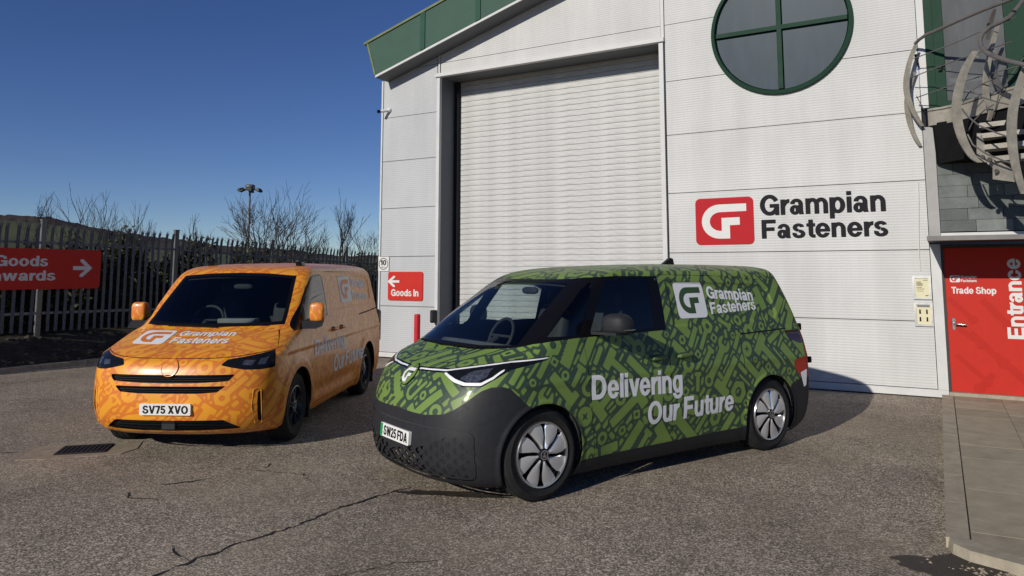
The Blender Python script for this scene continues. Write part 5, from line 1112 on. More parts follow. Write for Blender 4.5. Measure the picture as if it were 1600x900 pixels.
def wheel(van, x, side, r, rim, style, yo):
    """a wheel with its tyre and rim; side +1 is the side seen"""
    w = .115; o = VB(); prof = [(rim, -w * .9), (rim + .02, -w), (r - .05, -w * 1.08), (r - .015, -w * .92), (r, -w * .7), (r, w * .7), (r - .015, w * .92), (r - .05, w * 1.08), (rim + .02, w), (rim, w * .9)]
    o.lathe(prof, 64, 'y', (0, 0, 0)); t = o.build('wheel', M['tyre'], van, smooth=True, angle=30); t.location = (x, -side * yo, r)
    tr = VB()
    for k in range(72):
        a = 2 * math.pi * k / 72
        for (q0, q1) in ((-.085, -.03), (-.02, .03), (.04, .085)):
            b = a + .02 * (1 if q0 < -.04 else 0); c, s = math.cos(b), math.sin(b); tx, tz = -s, c; L = .011
            tr.add([(c * rr + tx * e, q, s * rr + tz * e) for rr in (r - .002, r + .004) for q in (q0, q1) for e in (-L, L)], [(0, 1, 3, 2), (4, 6, 7, 5), (0, 2, 6, 4), (1, 5, 7, 3), (0, 4, 5, 1), (2, 3, 7, 6)])
    tr.build('tread', M['tyre'], t, fix=False)
    f = side * (w + .004)
    if style == 'cover':
        m = VB(); m.lathe([(0, f - side * .055), (rim * .9, f - side * .05), (rim, f - side * .01)], 48, 'y'); m.build('rim', M['wheel_black'], t, smooth=True)
        m = VB(); m.lathe([(rim * .945, f - side * .012), (rim * .955, f + side * .004), (rim * 1.0, f + side * .006), (rim * 1.025, f - side * .006), (rim * 1.02, f - side * .02)], 64, 'y'); m.build('rim_ring', M['wheel_bright'], t, smooth=True)
        n = 8
        for k in range(n):
            a0 = 2 * math.pi * k / n + .2; pts = []; edge = []
            for j in range(11):
                q = j / 10; rr = rim * (.20 + .755 * q); hw = .225 + .140 * min(1, q / .45) - .06 * max(0, q - .8) / .2; sw = .16 * q
                pts.append((rr, a0 + sw - hw * .92, a0 + sw + hw * .74))
            m = VB(); vs = []; 
            for rr, aa, ab in pts:
                h = f + side * (.012 - .020 * (rr / rim) ** 2); vs += [(rr * math.cos(aa), h - side * .004, rr * math.sin(aa)), (rr * math.cos((aa + ab) / 2), h + side * .004, rr * math.sin((aa + ab) / 2)), (rr * math.cos(ab), h - side * .006, rr * math.sin(ab))]
            m.add(vs, [(3 * j + i, 3 * j + i + 1, 3 * j + 4 + i, 3 * j + 3 + i) for j in range(10) for i in (0, 1)]); m.build('blade', M['wheel_silver'], t, smooth=True)
            m = VB(); vs = []
            for rr, aa, ab in pts:
                h = f + side * (.012 - .020 * (rr / rim) ** 2); d = .008 / max(rr, .05); vs += [(rr * math.cos(ab), h - side * .006, rr * math.sin(ab)), (rr * math.cos(ab + d), h - side * .016, rr * math.sin(ab + d))]
            m.add(vs, [(2 * j, 2 * j + 1, 2 * j + 3, 2 * j + 2) for j in range(10)]); m.build('blade_edge', M['wheel_bright'], t, smooth=True)
        m = VB(); m.lathe([(0, f + side * .024), (rim * .14, f + side * .022), (rim * .18, f + side * .012), (rim * .185, f - side * .01)], 32, 'y'); m.build('hub_cap', M['wheel_black'], t, smooth=True)
        m = VB(); m.lathe([(rim * .125, f + side * .0245), (rim * .142, f + side * .0245)], 32, 'y'); hc = m.build('hub_ring', M['wheel_silver'], t, fix=False)
        if side > 0:
            V, T = fit(text_tris('V'), -.011, .011, .004, .024); np_mesh('hub_letter', np.stack([V[:, 0], np.full(len(V), -(f + .0255)), V[:, 1]], 1), T, M['wheel_bright'], t, smooth=False)
            V, T = fit(text_tris('W'), -.020, .020, -.022, .002); np_mesh('hub_letter', np.stack([V[:, 0], np.full(len(V), -(f + .0255)), V[:, 1]], 1), T, M['wheel_bright'], t, smooth=False)
    else:
        m = VB(); m.lathe([(0, f - side * .10), (rim * .86, f - side * .09), (rim * .9, f - side * .03), (rim * .96, f - side * .004), (rim * 1.02, f - side * .006), (rim * 1.02, f - side * .03)], 48, 'y'); m.build('rim', M['wheel_black'], t, smooth=True)
        for k in range(5):
            for dlt in (-.17, .17):
                a = 2 * math.pi * k / 5 + .3; m = VB(); P = []
                for q in (0, .35, .7, 1.0):
                    rr = rim * (.16 + .80 * q); aa = a + dlt * (.5 + .9 * q); hw = (.028 - .008 * q); c, s = math.cos(aa), math.sin(aa); h = f - side * (.022 + .012 * math.sin(q * 2.4))
                    P += [(rr * c + s * hw, h - side * .02, rr * s - c * hw), (rr * c + s * hw * .5, h + side * .008, rr * s - c * hw * .5), (rr * c - s * hw * .5, h + side * .008, rr * s + c * hw * .5), (rr * c - s * hw, h - side * .02, rr * s + c * hw)]
                m.add(P, [(4 * j + i, 4 * j + i + 1, 4 * j + 5 + i, 4 * j + 4 + i) for j in range(3) for i in range(3)]); m.build('spoke', M['wheel_black'], t, smooth=True)
        m = VB(); m.lathe([(0, f - side * .004), (rim * .16, f - side * .006), (rim * .22, f - side * .03)], 24, 'y'); m.build('hub_cap', M['cabin_grey'], t, smooth=True)
        for k in range(5): a = 2 * math.pi * (k + .5) / 5 + .3; m = VB(); m.lathe([(0, f - side * .012), (.010, f - side * .014), (.011, f - side * .04)], 8, 'y', (.052 * math.cos(a), 0, .052 * math.sin(a))); m.build('wheel_nut', M['chrome'], t)
    return t
def housing(van, x, r):
    for s in (-1, 1):
        m = VB(); n = 20; vs = []
        for k in range(n + 1): a = math.pi * 1.16 * k / n - .25; vs += [(x + r * math.cos(a), s * .93, r - .03 + r * math.sin(a)), (x + r * math.cos(a), s * .55, r - .03 + r * math.sin(a))]
        m.add(vs, [(2 * k, 2 * k + 1, 2 * k + 3, 2 * k + 2) for k in range(n)]); b = len(m.v)
        m.add([(x, s * .55, r)] + [(x + r * math.cos(math.pi * 1.16 * k / n - .25), s * .55, r - .03 + r * math.sin(math.pi * 1.16 * k / n - .25)) for k in range(n + 1)], [(0, k + 1, k + 2) for k in range(n)]); m.build('wheel_housing', M['cabin'], van, fix=False)
def cabin(van, x0, zd, xs, far_wheel=True):
    """dash, wheel, seats and bulkhead seen through the glass"""
    m = VB(); m.prism([(x0 - .42, zd - .10), (x0 - .1, zd + .02), (x0 + .12, zd - .01), (x0 + .2, zd - .10), (x0 + .15, zd - .4), (x0 - .3, zd - .4)], lambda x, z: (x, -.78, z), lambda x, z: (x, .78, z)); m.build('dashboard', M['cabin_grey'], van)
    c = (x0 + .36, -.40, zd + .03); m = VB(); P = []; 
    for k in range(25): a = 2 * math.pi * k / 24; P.append((c[0] + .08 * math.sin(a), c[1] + .185 * math.cos(a), c[2] + .168 * math.sin(a)))
    m.tube(P, .016, 8, caps=False); m.tube([(c[0] - .05, c[1], c[2] - .02), (c[0] - .25, c[1], c[2] - .12)], .035, 8); m.tube([(c[0], c[1] - .18, c[2]), (c[0], c[1] + .18, c[2])], .014, 6); m.build('steering_wheel', M['cabin'], van, smooth=True)
    for y in (-.42, .42):
        b = blob((xs, y, zd - .38), (.26, .24, .10), 4); b.v += []; st_ = b.build('seat', M['cabin'], van, smooth=True)
        b = blob((xs + .24, y, zd - .02), (.085, .23, .36), 4); b.v = [(x + (z - zd + .38) * .22, yy, z) for x, yy, z in b.v]; b.build('seat_back', M['cabin'], st_, smooth=True)
        b = blob((xs + .40, y, zd + .40), (.05, .13, .09), 3); b.build('headrest', M['cabin'], st_, smooth=True)
    m = VB(); m.box(xs + .62, xs + .66, -.80, .80, .35, 1.78); m.build('bulkhead', M['cabin'], van)
    m = VB(); m.box(-.35, 3.6, -.74, .74, .24, .34); m.build('underbody', M['cabin'], van)
    m = blob((x0 + .43, 0, 1.66), (.03, .12, .035), 3); m.build('interior_mirror', M['cabin'], van, smooth=True)
def plate(van, P, txt, y0, z0, ev, pitch=0.0):
    S0 = nose_S(P, z0); x, z = nose_point(P, np.array([y0]), np.array([S0])); x = float(x[0]) - .012; t = pitch; b = VB()
    def pt(y, h, d=0): return (x + h * math.sin(t) - d * math.cos(t), y0 + y, z0 + h * math.cos(t) + d * math.sin(t))
    b.prism(rrect(-.26, .26, -.0555, .0555, .012, 3), lambda y, h: pt(y, h, -.02), lambda y, h: pt(y, h, .006)); o = b.build('number_plate', M['plate_white'], van)
    def pp(name, VT, mat, d): V, T = VT; W = np.array([pt(a, h, d) for a, h in V]) * np.array([1, -1, 1]); np_mesh(name, W, T[:, ::-1] if 0 else T, mat, o, smooth=False)
    x0 = -.195 if ev else -.225
    pp('plate_lettering', fit(text_tris(txt), x0, .235, -.040, .040), M['black_print'], .0085)
    if ev: pp('plate_band', poly_tris([(-.257, -.052), (-.218, -.052), (-.218, .052), (-.257, .052)]), M['plate_green'], .0085)
def lettering(van, P, disp, items, lift):
    for (txt, x0, x1, zl0, zl1, zr0, zr1, bold) in items:
        V, T = fit(text_tris(txt), 0, 1, 0, 1); s, q = V[:, 0], V[:, 1]
        W = np.stack([x0 + (x1 - x0) * s, (zl0 + (zl1 - zl0) * q) * (1 - s) + (zr0 + (zr1 - zr0) * q) * s], 1); side_print(P, disp, 'lettering', (W, T), M['logo_white'], van, lift)

# ---------------------------------------------------------------- the green electric van
def green_van():
    P = GREEN; WB_ = 2.989; fld = tool_field(7)
    def disp(x, z):
        rec = psdf([(1.62, 1.75), (3.02, 1.71), (3.18, 1.66), (3.24, 1.40), (3.20, 1.345), (2.6, 1.325), (1.62, 1.325)], x, z)
        lip = sum(.012 * smooth01(1 - np.abs(np.hypot(x - c, z - .37) - .415) / .03) for c in (0, WB_))
        low = -.018 * smooth01((.55 - z) / .2) * smooth01((x - .5) / .3) * smooth01((2.5 - x) / .3)
        crease = .008 * smooth01(1 - np.abs(z - (1.185 + .012 * x)) / .05) * smooth01((x - 2.3) / .4)
        return -.016 * smooth01(-rec / .03 + .3) + lip + low + crease + .006 * smooth01(1 - np.abs(z - .93) / .06)
    sk = make_skin(P, disp, fld, (0, 0)); van = empty('electric_van', (-3.728, 5.91, 0), 1.136)
    tag(van, 'green electric van wrapped in tool pattern, black bumper, parked nose left', 'van')
    hole = lambda c: (lambda x, y, z, u: np.maximum(np.hypot(x - c, z - .37) - .405, .5 - np.abs(y)))
    sk.cut(hole(0), 'hole'); sk.cut(hole(WB_), 'hole')
    zb = lambda u: np.interp(np.abs(u), [0, .30, .45, .644, .72, .80, .90, .96, 1.05, 1.13, 1.22, 1.34, 1.5], [.700, .692, .694, .717, .755, .812, .905, .932, .936, .915, .858, .776, .70])
    sk.cut(lambda x, y, z, u: np.maximum(z - zb(u), x + .02), 'bumper', ['body'])
    sk.cut(lambda x, y, z, u: np.maximum(np.maximum(z - .262 - .012 * x, .02 - x), x - WB_ + .02), 'sill', ['body'])
    sk.cut(lambda x, y, z, u: np.maximum(z - np.interp(x, [3.2, 3.36, 3.5, 3.8], [.56, .66, .70, .72]), WB_ + .2 - x), 'rear_bumper', ['body'])
    sk.cut(lambda x, y, z, u: psdf([(-.9, 1.172), (-.31, 1.178), (-.256, 1.192), (-.124, 1.218), (-.03, 1.243), (.12, 1.262), (.39, 1.277), (1.50, 1.297), (1.52, 1.80), (.99, 1.803), (.70, 1.789), (.63, 1.776), (.575, 1.768), (-.9, 1.766)], x, z), 'black', ['body'])
    sk.cut(lambda x, y, z, u: np.maximum(psdf([(-.765, 1.232), (-.4, 1.212), (.4, 1.212), (.765, 1.232), (.715, 1.423), (.597, 1.732), (.3, 1.746), (-.3, 1.746), (-.597, 1.732), (-.715, 1.423)], y, z), x - .9), 'windscreen', ['black'])
    sk.cut(lambda x, y, z, u: np.maximum(psdf([(.555, 1.318), (.68, 1.53), (.80, 1.71), (.85, 1.765), (1.385, 1.778), (1.345, 1.318)], x, z), .5 - np.abs(y)), 'door_glass', ['black'])
    sk.cut(lambda x, y, z, u: np.maximum(psdf([(.09, 1.298), (.38, 1.296), (.44, 1.33), (.54, 1.50), (.66, 1.69), (.69, 1.75), (.57, 1.68), (.31, 1.48)], x, z), .5 - np.abs(y)), 'quarter_glass', ['black'])
    # lamps and light bar
    lampP = [(.44, 1.022), (.62, .960), (.73, .928), (.885, .934), (.975, .998), (1.03, 1.06), (1.235, 1.118), (1.19, 1.150), (.94, 1.132), (.47, 1.046)]
    sk.cut(lambda x, y, z, u: np.maximum(psdf(lampP, np.abs(u), z), x - .3), 'lamp', ['body'])
    sk.cut(lambda x, y, z, u: np.maximum(lsdf([(0, 1.014), (.12, 1.018), (.47, 1.033)], np.abs(u), z) - .017, x - .3), 'lamp', ['body'])
    sk.cut(lambda x, y, z, u: np.maximum(lsdf([(0, 1.014), (.12, 1.018), (.47, 1.033), (.93, 1.116), (1.08, 1.127), (1.2, 1.135)], np.abs(u), z) - .0058, .10 - np.abs(u)), 'light_bar', ['lamp'])
    sk.cut(lambda x, y, z, u: lsdf([(.485, 1.008), (.63, .968), (.735, .948), (.87, .953), (.94, 1.0), (.968, 1.05)], np.abs(u), z) - .0115, 'light_guide', ['lamp'])
    sk.cut(lambda x, y, z, u: np.maximum(psdf([(.66, .985), (.74, .968), (.84, .974), (.885, 1.01), (.86, 1.075), (.72, 1.045)], np.abs(u), z), x - .3), 'reflector', ['lamp'])
    bad = lambda x, y, z, u: np.hypot(u, (z - .962) * 1.32) - .112
    sk.cut(lambda x, y, z, u: np.maximum(bad(x, y, z, u), x), 'badge', ['body', 'lamp', 'light_bar']); sk.cut(lambda x, y, z, u: np.maximum(np.abs(bad(x, y, z, u)) - .005, x), 'gap', ['body', 'badge', 'lamp'])
    # front door, sliding door, other shut lines
    fd = [(.49, 1.285), (.47, 1.20), (.478, 1.0), (.52, .55), (.565, .27)]; fr = [(1.502, 1.297), (1.498, 1.20), (1.485, 1.03), (1.50, .6), (1.533, .285)]; sr = [(2.50, 1.345), (2.54, 1.25), (2.555, 1.05), (2.575, .6), (2.588, .30)]
    sd_ = lambda x, y: .55 - np.abs(y)
    for ln_, w in ((fd, .0055), (fr, .0055), (sr, .005), ([(2.56, 1.21), (3.0, 1.222), (3.33, 1.235)], .007), ([(1.56, 1.815), (2.4, 1.80), (3.3, 1.745)], .003)):
        sk.cut((lambda L, w_: lambda x, y, z, u: np.maximum(lsdf(L, x, z) - w_, sd_(x, y)))(ln_, w), 'gap', ['body', 'sill'])
    sk.cut(lambda x, y, z, u: np.maximum(psdf(fd + fr[::-1], x, z), sd_(x, y)), 'front_door', ['body']); sk.cut(lambda x, y, z, u: np.maximum(psdf(fr + sr[::-1], x, z), sd_(x, y)), 'sliding_door', ['body'])
    sk.cut(lambda x, y, z, u: np.maximum(lsdf([(0, 1.006), (.1, 1.006)], np.abs(u), z) - .0, x) + 1, 'none', ['body'])
    # tail: smoked lamp, red chevron, white wedge
    sk.cut(lambda x, y, z, u: np.maximum(psdf([(3.30, 1.215), (3.95, 1.215), (3.95, 1.06), (3.52, 1.075), (3.36, 1.12)], x, z), .45 - np.abs(y)), 'tail_lamp', ['body'])
    sk.cut(lambda x, y, z, u: np.maximum(psdf([(3.60, 1.06), (3.95, 1.06), (3.95, .70), (3.52, .70), (3.40, .82), (3.41, .90), (3.60, .93)], x, z), .45 - np.abs(y)), 'red_marking', ['body'])
    sk.cut(lambda x, y, z, u: np.maximum(psdf([(3.50, .76), (3.62, .79), (3.60, .62), (3.56, .60)], x, z), .45 - np.abs(y)), 'white_marking', ['red_marking', 'rear_bumper'])
    # lower intake
    inset = rrect(-.93, .93, .225, .605, .08)
    sk.cut(lambda x, y, z, u: np.maximum(np.abs(psdf(inset, u, z)) - .006, x), 'inset_line', ['bumper'])
    # lattice: open cells at the centre, closed ones towards the sides
    def cells(u, z): p, q = u / .112 + z / .082, u / .112 - z / .082; return np.maximum(np.abs(p - np.floor(p) - .5), np.abs(q - np.floor(q) - .5)) - .365
    band = lambda u, z: psdf([(-.88, .24), (.86, .24), (.90, .40), (.86, .56), (.70, .56), (.5, .47), (.0, .375), (-.5, .47), (-.70, .56), (-.86, .56), (-.9, .4)], u, z) + .008
    sk.cut(lambda x, y, z, u: np.maximum(np.maximum(cells(u, z) * .06, band(u, z)), np.abs(u + .05) - .50), 'open_cell', ['bumper'])
    sk.cut(lambda x, y, z, u: np.maximum(np.maximum(cells(u, z) * .06, band(u, z)), .45 - np.abs(u + .05)), 'closed_cell', ['bumper'])
    sk.cut(lambda x, y, z, u: np.maximum(cells(u, z) * .06 + .010, 0 * u - 1), 'closed_centre', ['closed_cell'])
    W = M['wrap_green']
    sk.part('body', 'body', W, van, prnt=True); sk.part('front_door', 'front_door', W, van, prnt=True, where=lambda c: c[:, 1] > 0); sk.part('front_door', 'front_door', W, van, prnt=True, where=lambda c: c[:, 1] < 0)
    sk.part('sliding_door', 'sliding_door', W, van, prnt=True, where=lambda c: c[:, 1] > 0); sk.part('sliding_door', 'sliding_door', W, van, prnt=True, where=lambda c: c[:, 1] < 0)
    bp = sk.part('bumper', 'front_bumper', M['black_plastic'], van); sk.part('sill', 'sill', M['black_plastic'], van); sk.part('rear_bumper', 'rear_bumper', M['black_plastic'], van)
    sk.part('black', 'window_surround', M['trim_black'], van, .001); sk.part('windscreen', 'windscreen', M['screen_glass'], van)
    for nm, lb in (('door_glass', 'door_window'), ('quarter_glass', 'quarter_window')):
        for q in (1, -1): sk.part(nm, lb, M['side_glass'], van, where=(lambda s_: lambda c: c[:, 1] * s_ > 0)(q))
    for q in (1, -1):
        wh_ = (lambda s_: lambda c: c[:, 1] * s_ > 0)(q); h = sk.part('lamp', 'headlight', M['lamp_glass'], van, where=wh_)
        sk.part('light_bar', 'light_bar', M['lamp_white'], h, .002, where=wh_); sk.part('light_guide', 'light_guide', M['lamp_white'], h, .003, where=wh_); sk.part('reflector', 'reflector', M['lamp_inner'], h, .0, where=wh_)
        sk.part('tail_lamp', 'tail_light', M['tail_dark'], van, .004, where=wh_); sk.part('red_marking', 'red_marking', M['hazard_red'], van, .002, where=wh_); sk.part('white_marking', 'white_marking', M['logo_white'], van, .003, where=wh_)
    bd = sk.part('badge', 'badge', W, van, .006, prnt=True); sk.pieces('gap', 'panel_gap', M['gap'], van, -.006)
    sk.part('inset_line', 'intake_line', M['cabin'], bp, -.008); sk.pieces('open_cell', 'grille_opening', M['gap'], bp, -.02); sk.pieces('closed_cell', 'grille_cell_edge', M['black_plastic'], bp, -.004); sk.pieces('closed_centre', 'grille_cell', M['black_plastic'], bp, -.009)
    sk.part(['body', 'front_door', 'sliding_door', 'bumper', 'sill', 'rear_bumper', 'black', 'lamp'], 'interior_lining', M['cabin'], van, -.035)
    S0 = nose_S(P, .962); nose_print(P, 'badge_emblem', refine(poly_tris(gf(-.095, .10, S0 - .10, S0 + .09)), .04), M['logo_white'], bd, .010)
    plate(van, P, 'SW25 FDA', .055, .49, True, R(4))
    # mirrors
    for q in (1, -1):
        b = blob((.70, q * 1.105, 1.385), (.095, .125, .10), 2.7); b.v = [(x + (abs(y) - 1.1) * .25, y, z if z > 1.33 else 1.33 + (z - 1.33) * .35) for x, y, z in b.v]; mm = b.build('mirror', M['black_plastic'], van, smooth=True)
        m = VB(); m.prism([(.56, 0), (.80, 0), (.78, 1), (.62, 1)], lambda x, t: (x, q * (.90 + .27 * t), 1.300), lambda x, t: (x, q * (.90 + .27 * t), 1.325)); m.build('mirror_foot', M['black_plastic'], mm)
        m = VB(); m.prism([(.615, 1.0), (.625, 1.18)], lambda x, t: (x, q * t, 1.346), lambda x, t: (x - .004, q * t, 1.356)) if 0 else m.box(.66, .79, *sorted((q * 1.228, q * 1.234)), 1.345, 1.352); m.build('indicator', M['chrome'], mm)
        for x0, x1 in ((1.215, 1.43), (1.575, 1.78)):
            z = 1.055; y = .975; m = VB(); m.tube([(x0, q * (y - .01), z - .008), (x0 + .03, q * (y + .028), z), ((x0 + x1) / 2, q * (y + .034), z + .003), (x1 - .03, q * (y + .028), z + .006), (x1, q * (y - .01), z + .004)], [.014, .018, .02, .018, .014], 8); hd = m.build('door_handle', W, van, smooth=True)
            b = blob(((x0 + x1) / 2, q * (y - .012), z - .004), (.10, .016, .034), 2.4); b.build('handle_recess', M['logo_green'], hd, smooth=True)
    for x, s in ((0, 1), (0, -1), (WB_, 1), (WB_, -1)): wheel(van, x, s, .37, .258, 'cover', .835)
    housing(van, 0, .415); housing(van, WB_, .415); cabin(van, .16, 1.17, .86)
    m = VB(); m.prism([(2.42, 1.915), (2.62, 1.918), (2.60, 1.99), (2.56, 2.0)], lambda x, z: (x, -.02, z), lambda x, z: (x, .02, z)); m.build('roof_aerial', M['trim_black'], van)
    m = VB(); m.tube([(-.30, -.55, 1.198), (-.325, -.1, 1.19), (-.28, .42, 1.20)], .011, 6); m.tube([(-.335, -.15, 1.186), (-.255, .60, 1.212)], .009, 6); m.build('wiper', M['trim_black'], van)
    m = VB(); m.box(3.66, 3.75, .62, .86, 1.19, 1.27, .01); m.box(3.80, 3.86, .80, .90, .83, .90, .01); m.build('tailgate_hinge', M['trim_black'], van)
    # livery
    side_print(P, disp, 'logo_square', poly_tris([(a, b) for a, b in rrect(1.725, 2.145, 1.392, 1.738, .045)]), M['logo_white'], van, .0035); side_print(P, disp, 'emblem', poly_tris(gf(1.725, 2.145, 1.392, 1.738)), M['logo_green'], van, .006)
    lettering(van, P, disp, [('Grampian', 2.195, 2.915, 1.545, 1.70, 1.505, 1.655, .022), ('Fasteners', 2.20, 2.925, 1.418, 1.535, 1.445, 1.555, .022), ('Delivering', .505, 1.635, .705, .962, .665, .935, .015), ('Our Future', 1.175, 2.375, .465, .675, .475, .680, .015)], .0035)
    return van
# ---------------------------------------------------------------- the orange panel van
def orange_van():
    P = ORANGE; WB_ = 3.10; fld = tool_field(23)
    def disp(x, z):
        fl = sum(.030 * smooth01((.56 - np.hypot(x - c, (z - .36) * .95)) / .07) for c in (0, WB_)); rec = psdf([(1.66, 1.78), (3.50, 1.78), (3.62, 1.72), (3.60, 1.40), (3.45, 1.34), (1.62, 1.34)], x, z)
        return fl - .014 * smooth01(-rec / .03 + .3) + .010 * smooth01(1 - np.abs(z - .99) / .05) - .022 * smooth01(1 - np.abs(z - .42) / .14) * smooth01((x - .55) / .2) * smooth01((2.55 - x) / .2)
    sk = make_skin(P, disp, fld, (.9, .6)); van = empty('panel_van', (-7.165, 5.71, 0), 2.038); tag(van, 'orange panel van wrapped in tool pattern facing the viewer beside the fence', 'van')
    hole = lambda c: (lambda x, y, z, u: np.maximum(np.hypot(x - c, z - .365) - .425, .5 - np.abs(y)))
    sk.cut(hole(0), 'hole'); sk.cut(hole(WB_), 'hole')
    sk.cut(lambda x, y, z, u: np.maximum(psdf([(-.80, 1.250), (-.4, 1.234), (0, 1.230), (.4, 1.234), (.80, 1.250), (.76, 1.50), (.70, 1.795), (.35, 1.824), (0, 1.832), (-.35, 1.824), (-.70, 1.795), (-.76, 1.50)], y, z), x - 1.3), 'black', ['body'])
    sk.cut(lambda x, y, z, u: np.maximum(psdf([(-.755, 1.285), (-.4, 1.268), (0, 1.264), (.4, 1.268), (.755, 1.285), (.72, 1.50), (.665, 1.765), (.35, 1.79), (0, 1.797), (-.35, 1.79), (-.665, 1.765), (-.72, 1.50)], y, z), x - 1.3), 'windscreen', ['black'])
    sw = [(.03, 1.178), (.12, 1.255), (.41, 1.465), (.63, 1.650), (.81, 1.772), (.92, 1.803), (1.20, 1.813), (1.265, 1.785), (1.27, 1.285), (.80, 1.265), (.42, 1.225), (.19, 1.19)]
    sk.cut(lambda x, y, z, u: np.maximum(psdf(sw, x, z), .58 - np.abs(y)), 'black_side', ['body'])
    sk.cut(lambda x, y, z, u: np.maximum(psdf([(.40, 1.30), (.43, 1.44), (.64, 1.62), (.83, 1.748), (.94, 1.782), (1.19, 1.79), (1.225, 1.76), (1.235, 1.31), (.8, 1.295)], x, z), .58 - np.abs(y)), 'door_glass', ['black_side'])
    fr_ = lambda x: x - .35
    lampP = [(.500, .905), (.545, .957), (.75, .985), (.965, 1.024), (1.045, .945), (1.065, .862), (.90, .850), (.745, .856), (.62, .878)]
    sk.cut(lambda x, y, z, u: np.maximum(psdf(lampP, np.abs(u), z), fr_(x)), 'lamp', ['body']); sk.cut(lambda x, y, z, u: np.minimum(psdf([(.70, .905), (.80, .895), (.83, .945), (.72, .95)], np.abs(u), z), psdf([(.86, .90), (.94, .90), (.95, .97), (.87, .955)], np.abs(u), z)), 'reflector', ['lamp'])
    g1 = [(-.655, .815), (.655, .815), (.60, .752), (.3, .738), (0, .734), (-.3, .738), (-.60, .752)]; g2 = [(-.575, .706), (.575, .706), (.50, .648), (.30, .636), (-.30, .636), (-.50, .648)]; g3 = [(-.72, .275), (-.56, .372), (.56, .372), (.72, .275), (.3, .262), (-.3, .262)]
    for g_ in (g1, g2, g3): sk.cut((lambda G: lambda x, y, z, u: np.maximum(psdf(G, u, z), x))(g_), 'grille', ['body'])
    sk.cut(lambda x, y, z, u: np.maximum(psdf(rrect(.890, .945, .335, .64, .02), np.abs(u), z), x), 'vent', ['body'])
    hood = [(0, .966), (.3, .967), (.494, .973), (.66, .985), (.965, 1.028), (1.01, 1.06)]
    sk.cut(lambda x, y, z, u: np.maximum(lsdf(hood, np.abs(u), z) - .004, fr_(x)), 'gap', ['body'])
    sk.cut(lambda x, y, z, u: np.maximum(lsdf([(.66, .838), (.60, .80), (.66, .72), (.74, .70)], np.abs(u), z) - .0025, x), 'gap', ['body'])
    bad = lambda x, y, z, u: np.hypot(u, (z - .882) * 1.02) - .083
    sk.cut(lambda x, y, z, u: np.maximum(bad(x, y, z, u), x), 'badge', ['body'])
    sd_ = lambda x, y: .60 - np.abs(y); fd = [(.20, 1.19), (.225, 1.10), (.29, .97), (.42, .66), (.49, .25)]; fr = [(1.44, 1.84), (1.46, 1.60), (1.56, 1.25), (1.60, 1.08), (1.48, .70), (1.33, .26)]; sr = [(2.93, 1.20), (2.96, 1.0), (2.96, .80)]
    for ln_, w in ((fd, .0045), (fr, .0045), (sr, .004), ([(2.78, 1.215), (3.4, 1.235), (3.92, 1.26)], .009), ([(-.43, 1.03), (-.35, 1.07), (-.15, 1.16), (-.04, 1.20)], .0016), ([(.50, .285), (1.33, .285), (2.60, .285)], .004), ([(1.45, 1.845), (3.7, 1.85)], .003)):
        sk.cut((lambda L, w_: lambda x, y, z, u: np.maximum(lsdf(L, x, z) - w_, sd_(x, y)))(ln_, w), 'gap', ['body'])
    sk.cut(lambda x, y, z, u: np.maximum(psdf(fd + fr[::-1] , x, z), sd_(x, y)), 'front_door', ['body']); sk.cut(lambda x, y, z, u: np.maximum(psdf(fr + [(2.62, .285), (2.62, .70), (2.96, .80)] + sr[::-1] + [(2.93, 1.84)], x, z), sd_(x, y)), 'sliding_door', ['body'])
    sk.cut(lambda x, y, z, u: np.maximum(np.maximum(np.interp(np.abs(u), [0, .5, .66, .965, 1.01], [.966, .973, .985, 1.028, 1.06]), np.interp(x, [-.5, -.43, -.35, -.15, .03], [.9, 1.03, 1.07, 1.16, 1.23])) - z, np.maximum(z - 1.245, x - .06)), 'bonnet', ['body'])
    sk.cut(lambda x, y, z, u: np.maximum(psdf([(3.86, 1.60), (4.2, 1.60), (4.2, 1.10), (3.93, 1.12)], x, z), .5 - np.abs(y)), 'tail_lamp', ['body'])
    W = M['wrap_orange']
    for lb in ('body', 'bonnet'): sk.part(lb, lb, W, van, prnt=True)
    for q in (1, -1):
        w_ = (lambda s_: lambda c: c[:, 1] * s_ > 0)(q)
        for lb in ('front_door', 'sliding_door'): sk.part(lb, lb, W, van, prnt=True, where=w_)
        dg = sk.part('black_side', 'window_surround', M['trim_black'], van, where=w_); sk.part('door_glass', 'door_window', M['side_glass'], van, where=w_); h = sk.part('lamp', 'headlight', M['lamp_glass'], van, where=w_); sk.part('reflector', 'reflector', M['lamp_inner'], h, where=w_); sk.part('vent', 'bumper_vent', M['gap'], van, -.02, where=w_); sk.part('tail_lamp', 'tail_light', M['tail_red'], van, .004, where=w_)
    sk.part('black', 'windscreen_surround', M['trim_black'], van); sk.part('windscreen', 'windscreen', M['screen_glass'], van); sk.pieces('gap', 'panel_gap', M['gap'], van, -.006)
    gr = sk.part('grille', 'grille', M['gap'], van, -.03); bd = sk.part('badge', 'badge', W, van, .008, prnt=True)
    sk.part(['body', 'bonnet', 'front_door', 'sliding_door', 'black', 'black_side', 'lamp'], 'interior_lining', M['cabin'], van, -.035)
    for (za, L) in ((.796, .63), (.776, .61), (.756, .57), (.690, .545), (.668, .50), (.650, .47), (.345, .55), (.318, .60), (.292, .63)):
        m = VB(); pts = []
        for y in np.linspace(-L, L, 15): x, z = nose_point(P, np.array([y]), np.array([nose_S(P, za)])); pts.append((float(x[0]) + .016, y, float(z[0])))
        m.tube(pts, .0048, 6); m.build('grille_bar', M['trim_black'], gr, smooth=True)
    m = VB(); m.box(-.905, -.87, -.065, .075, .275, .368, .006); m.build('radar_panel', M['black_plastic'], van)
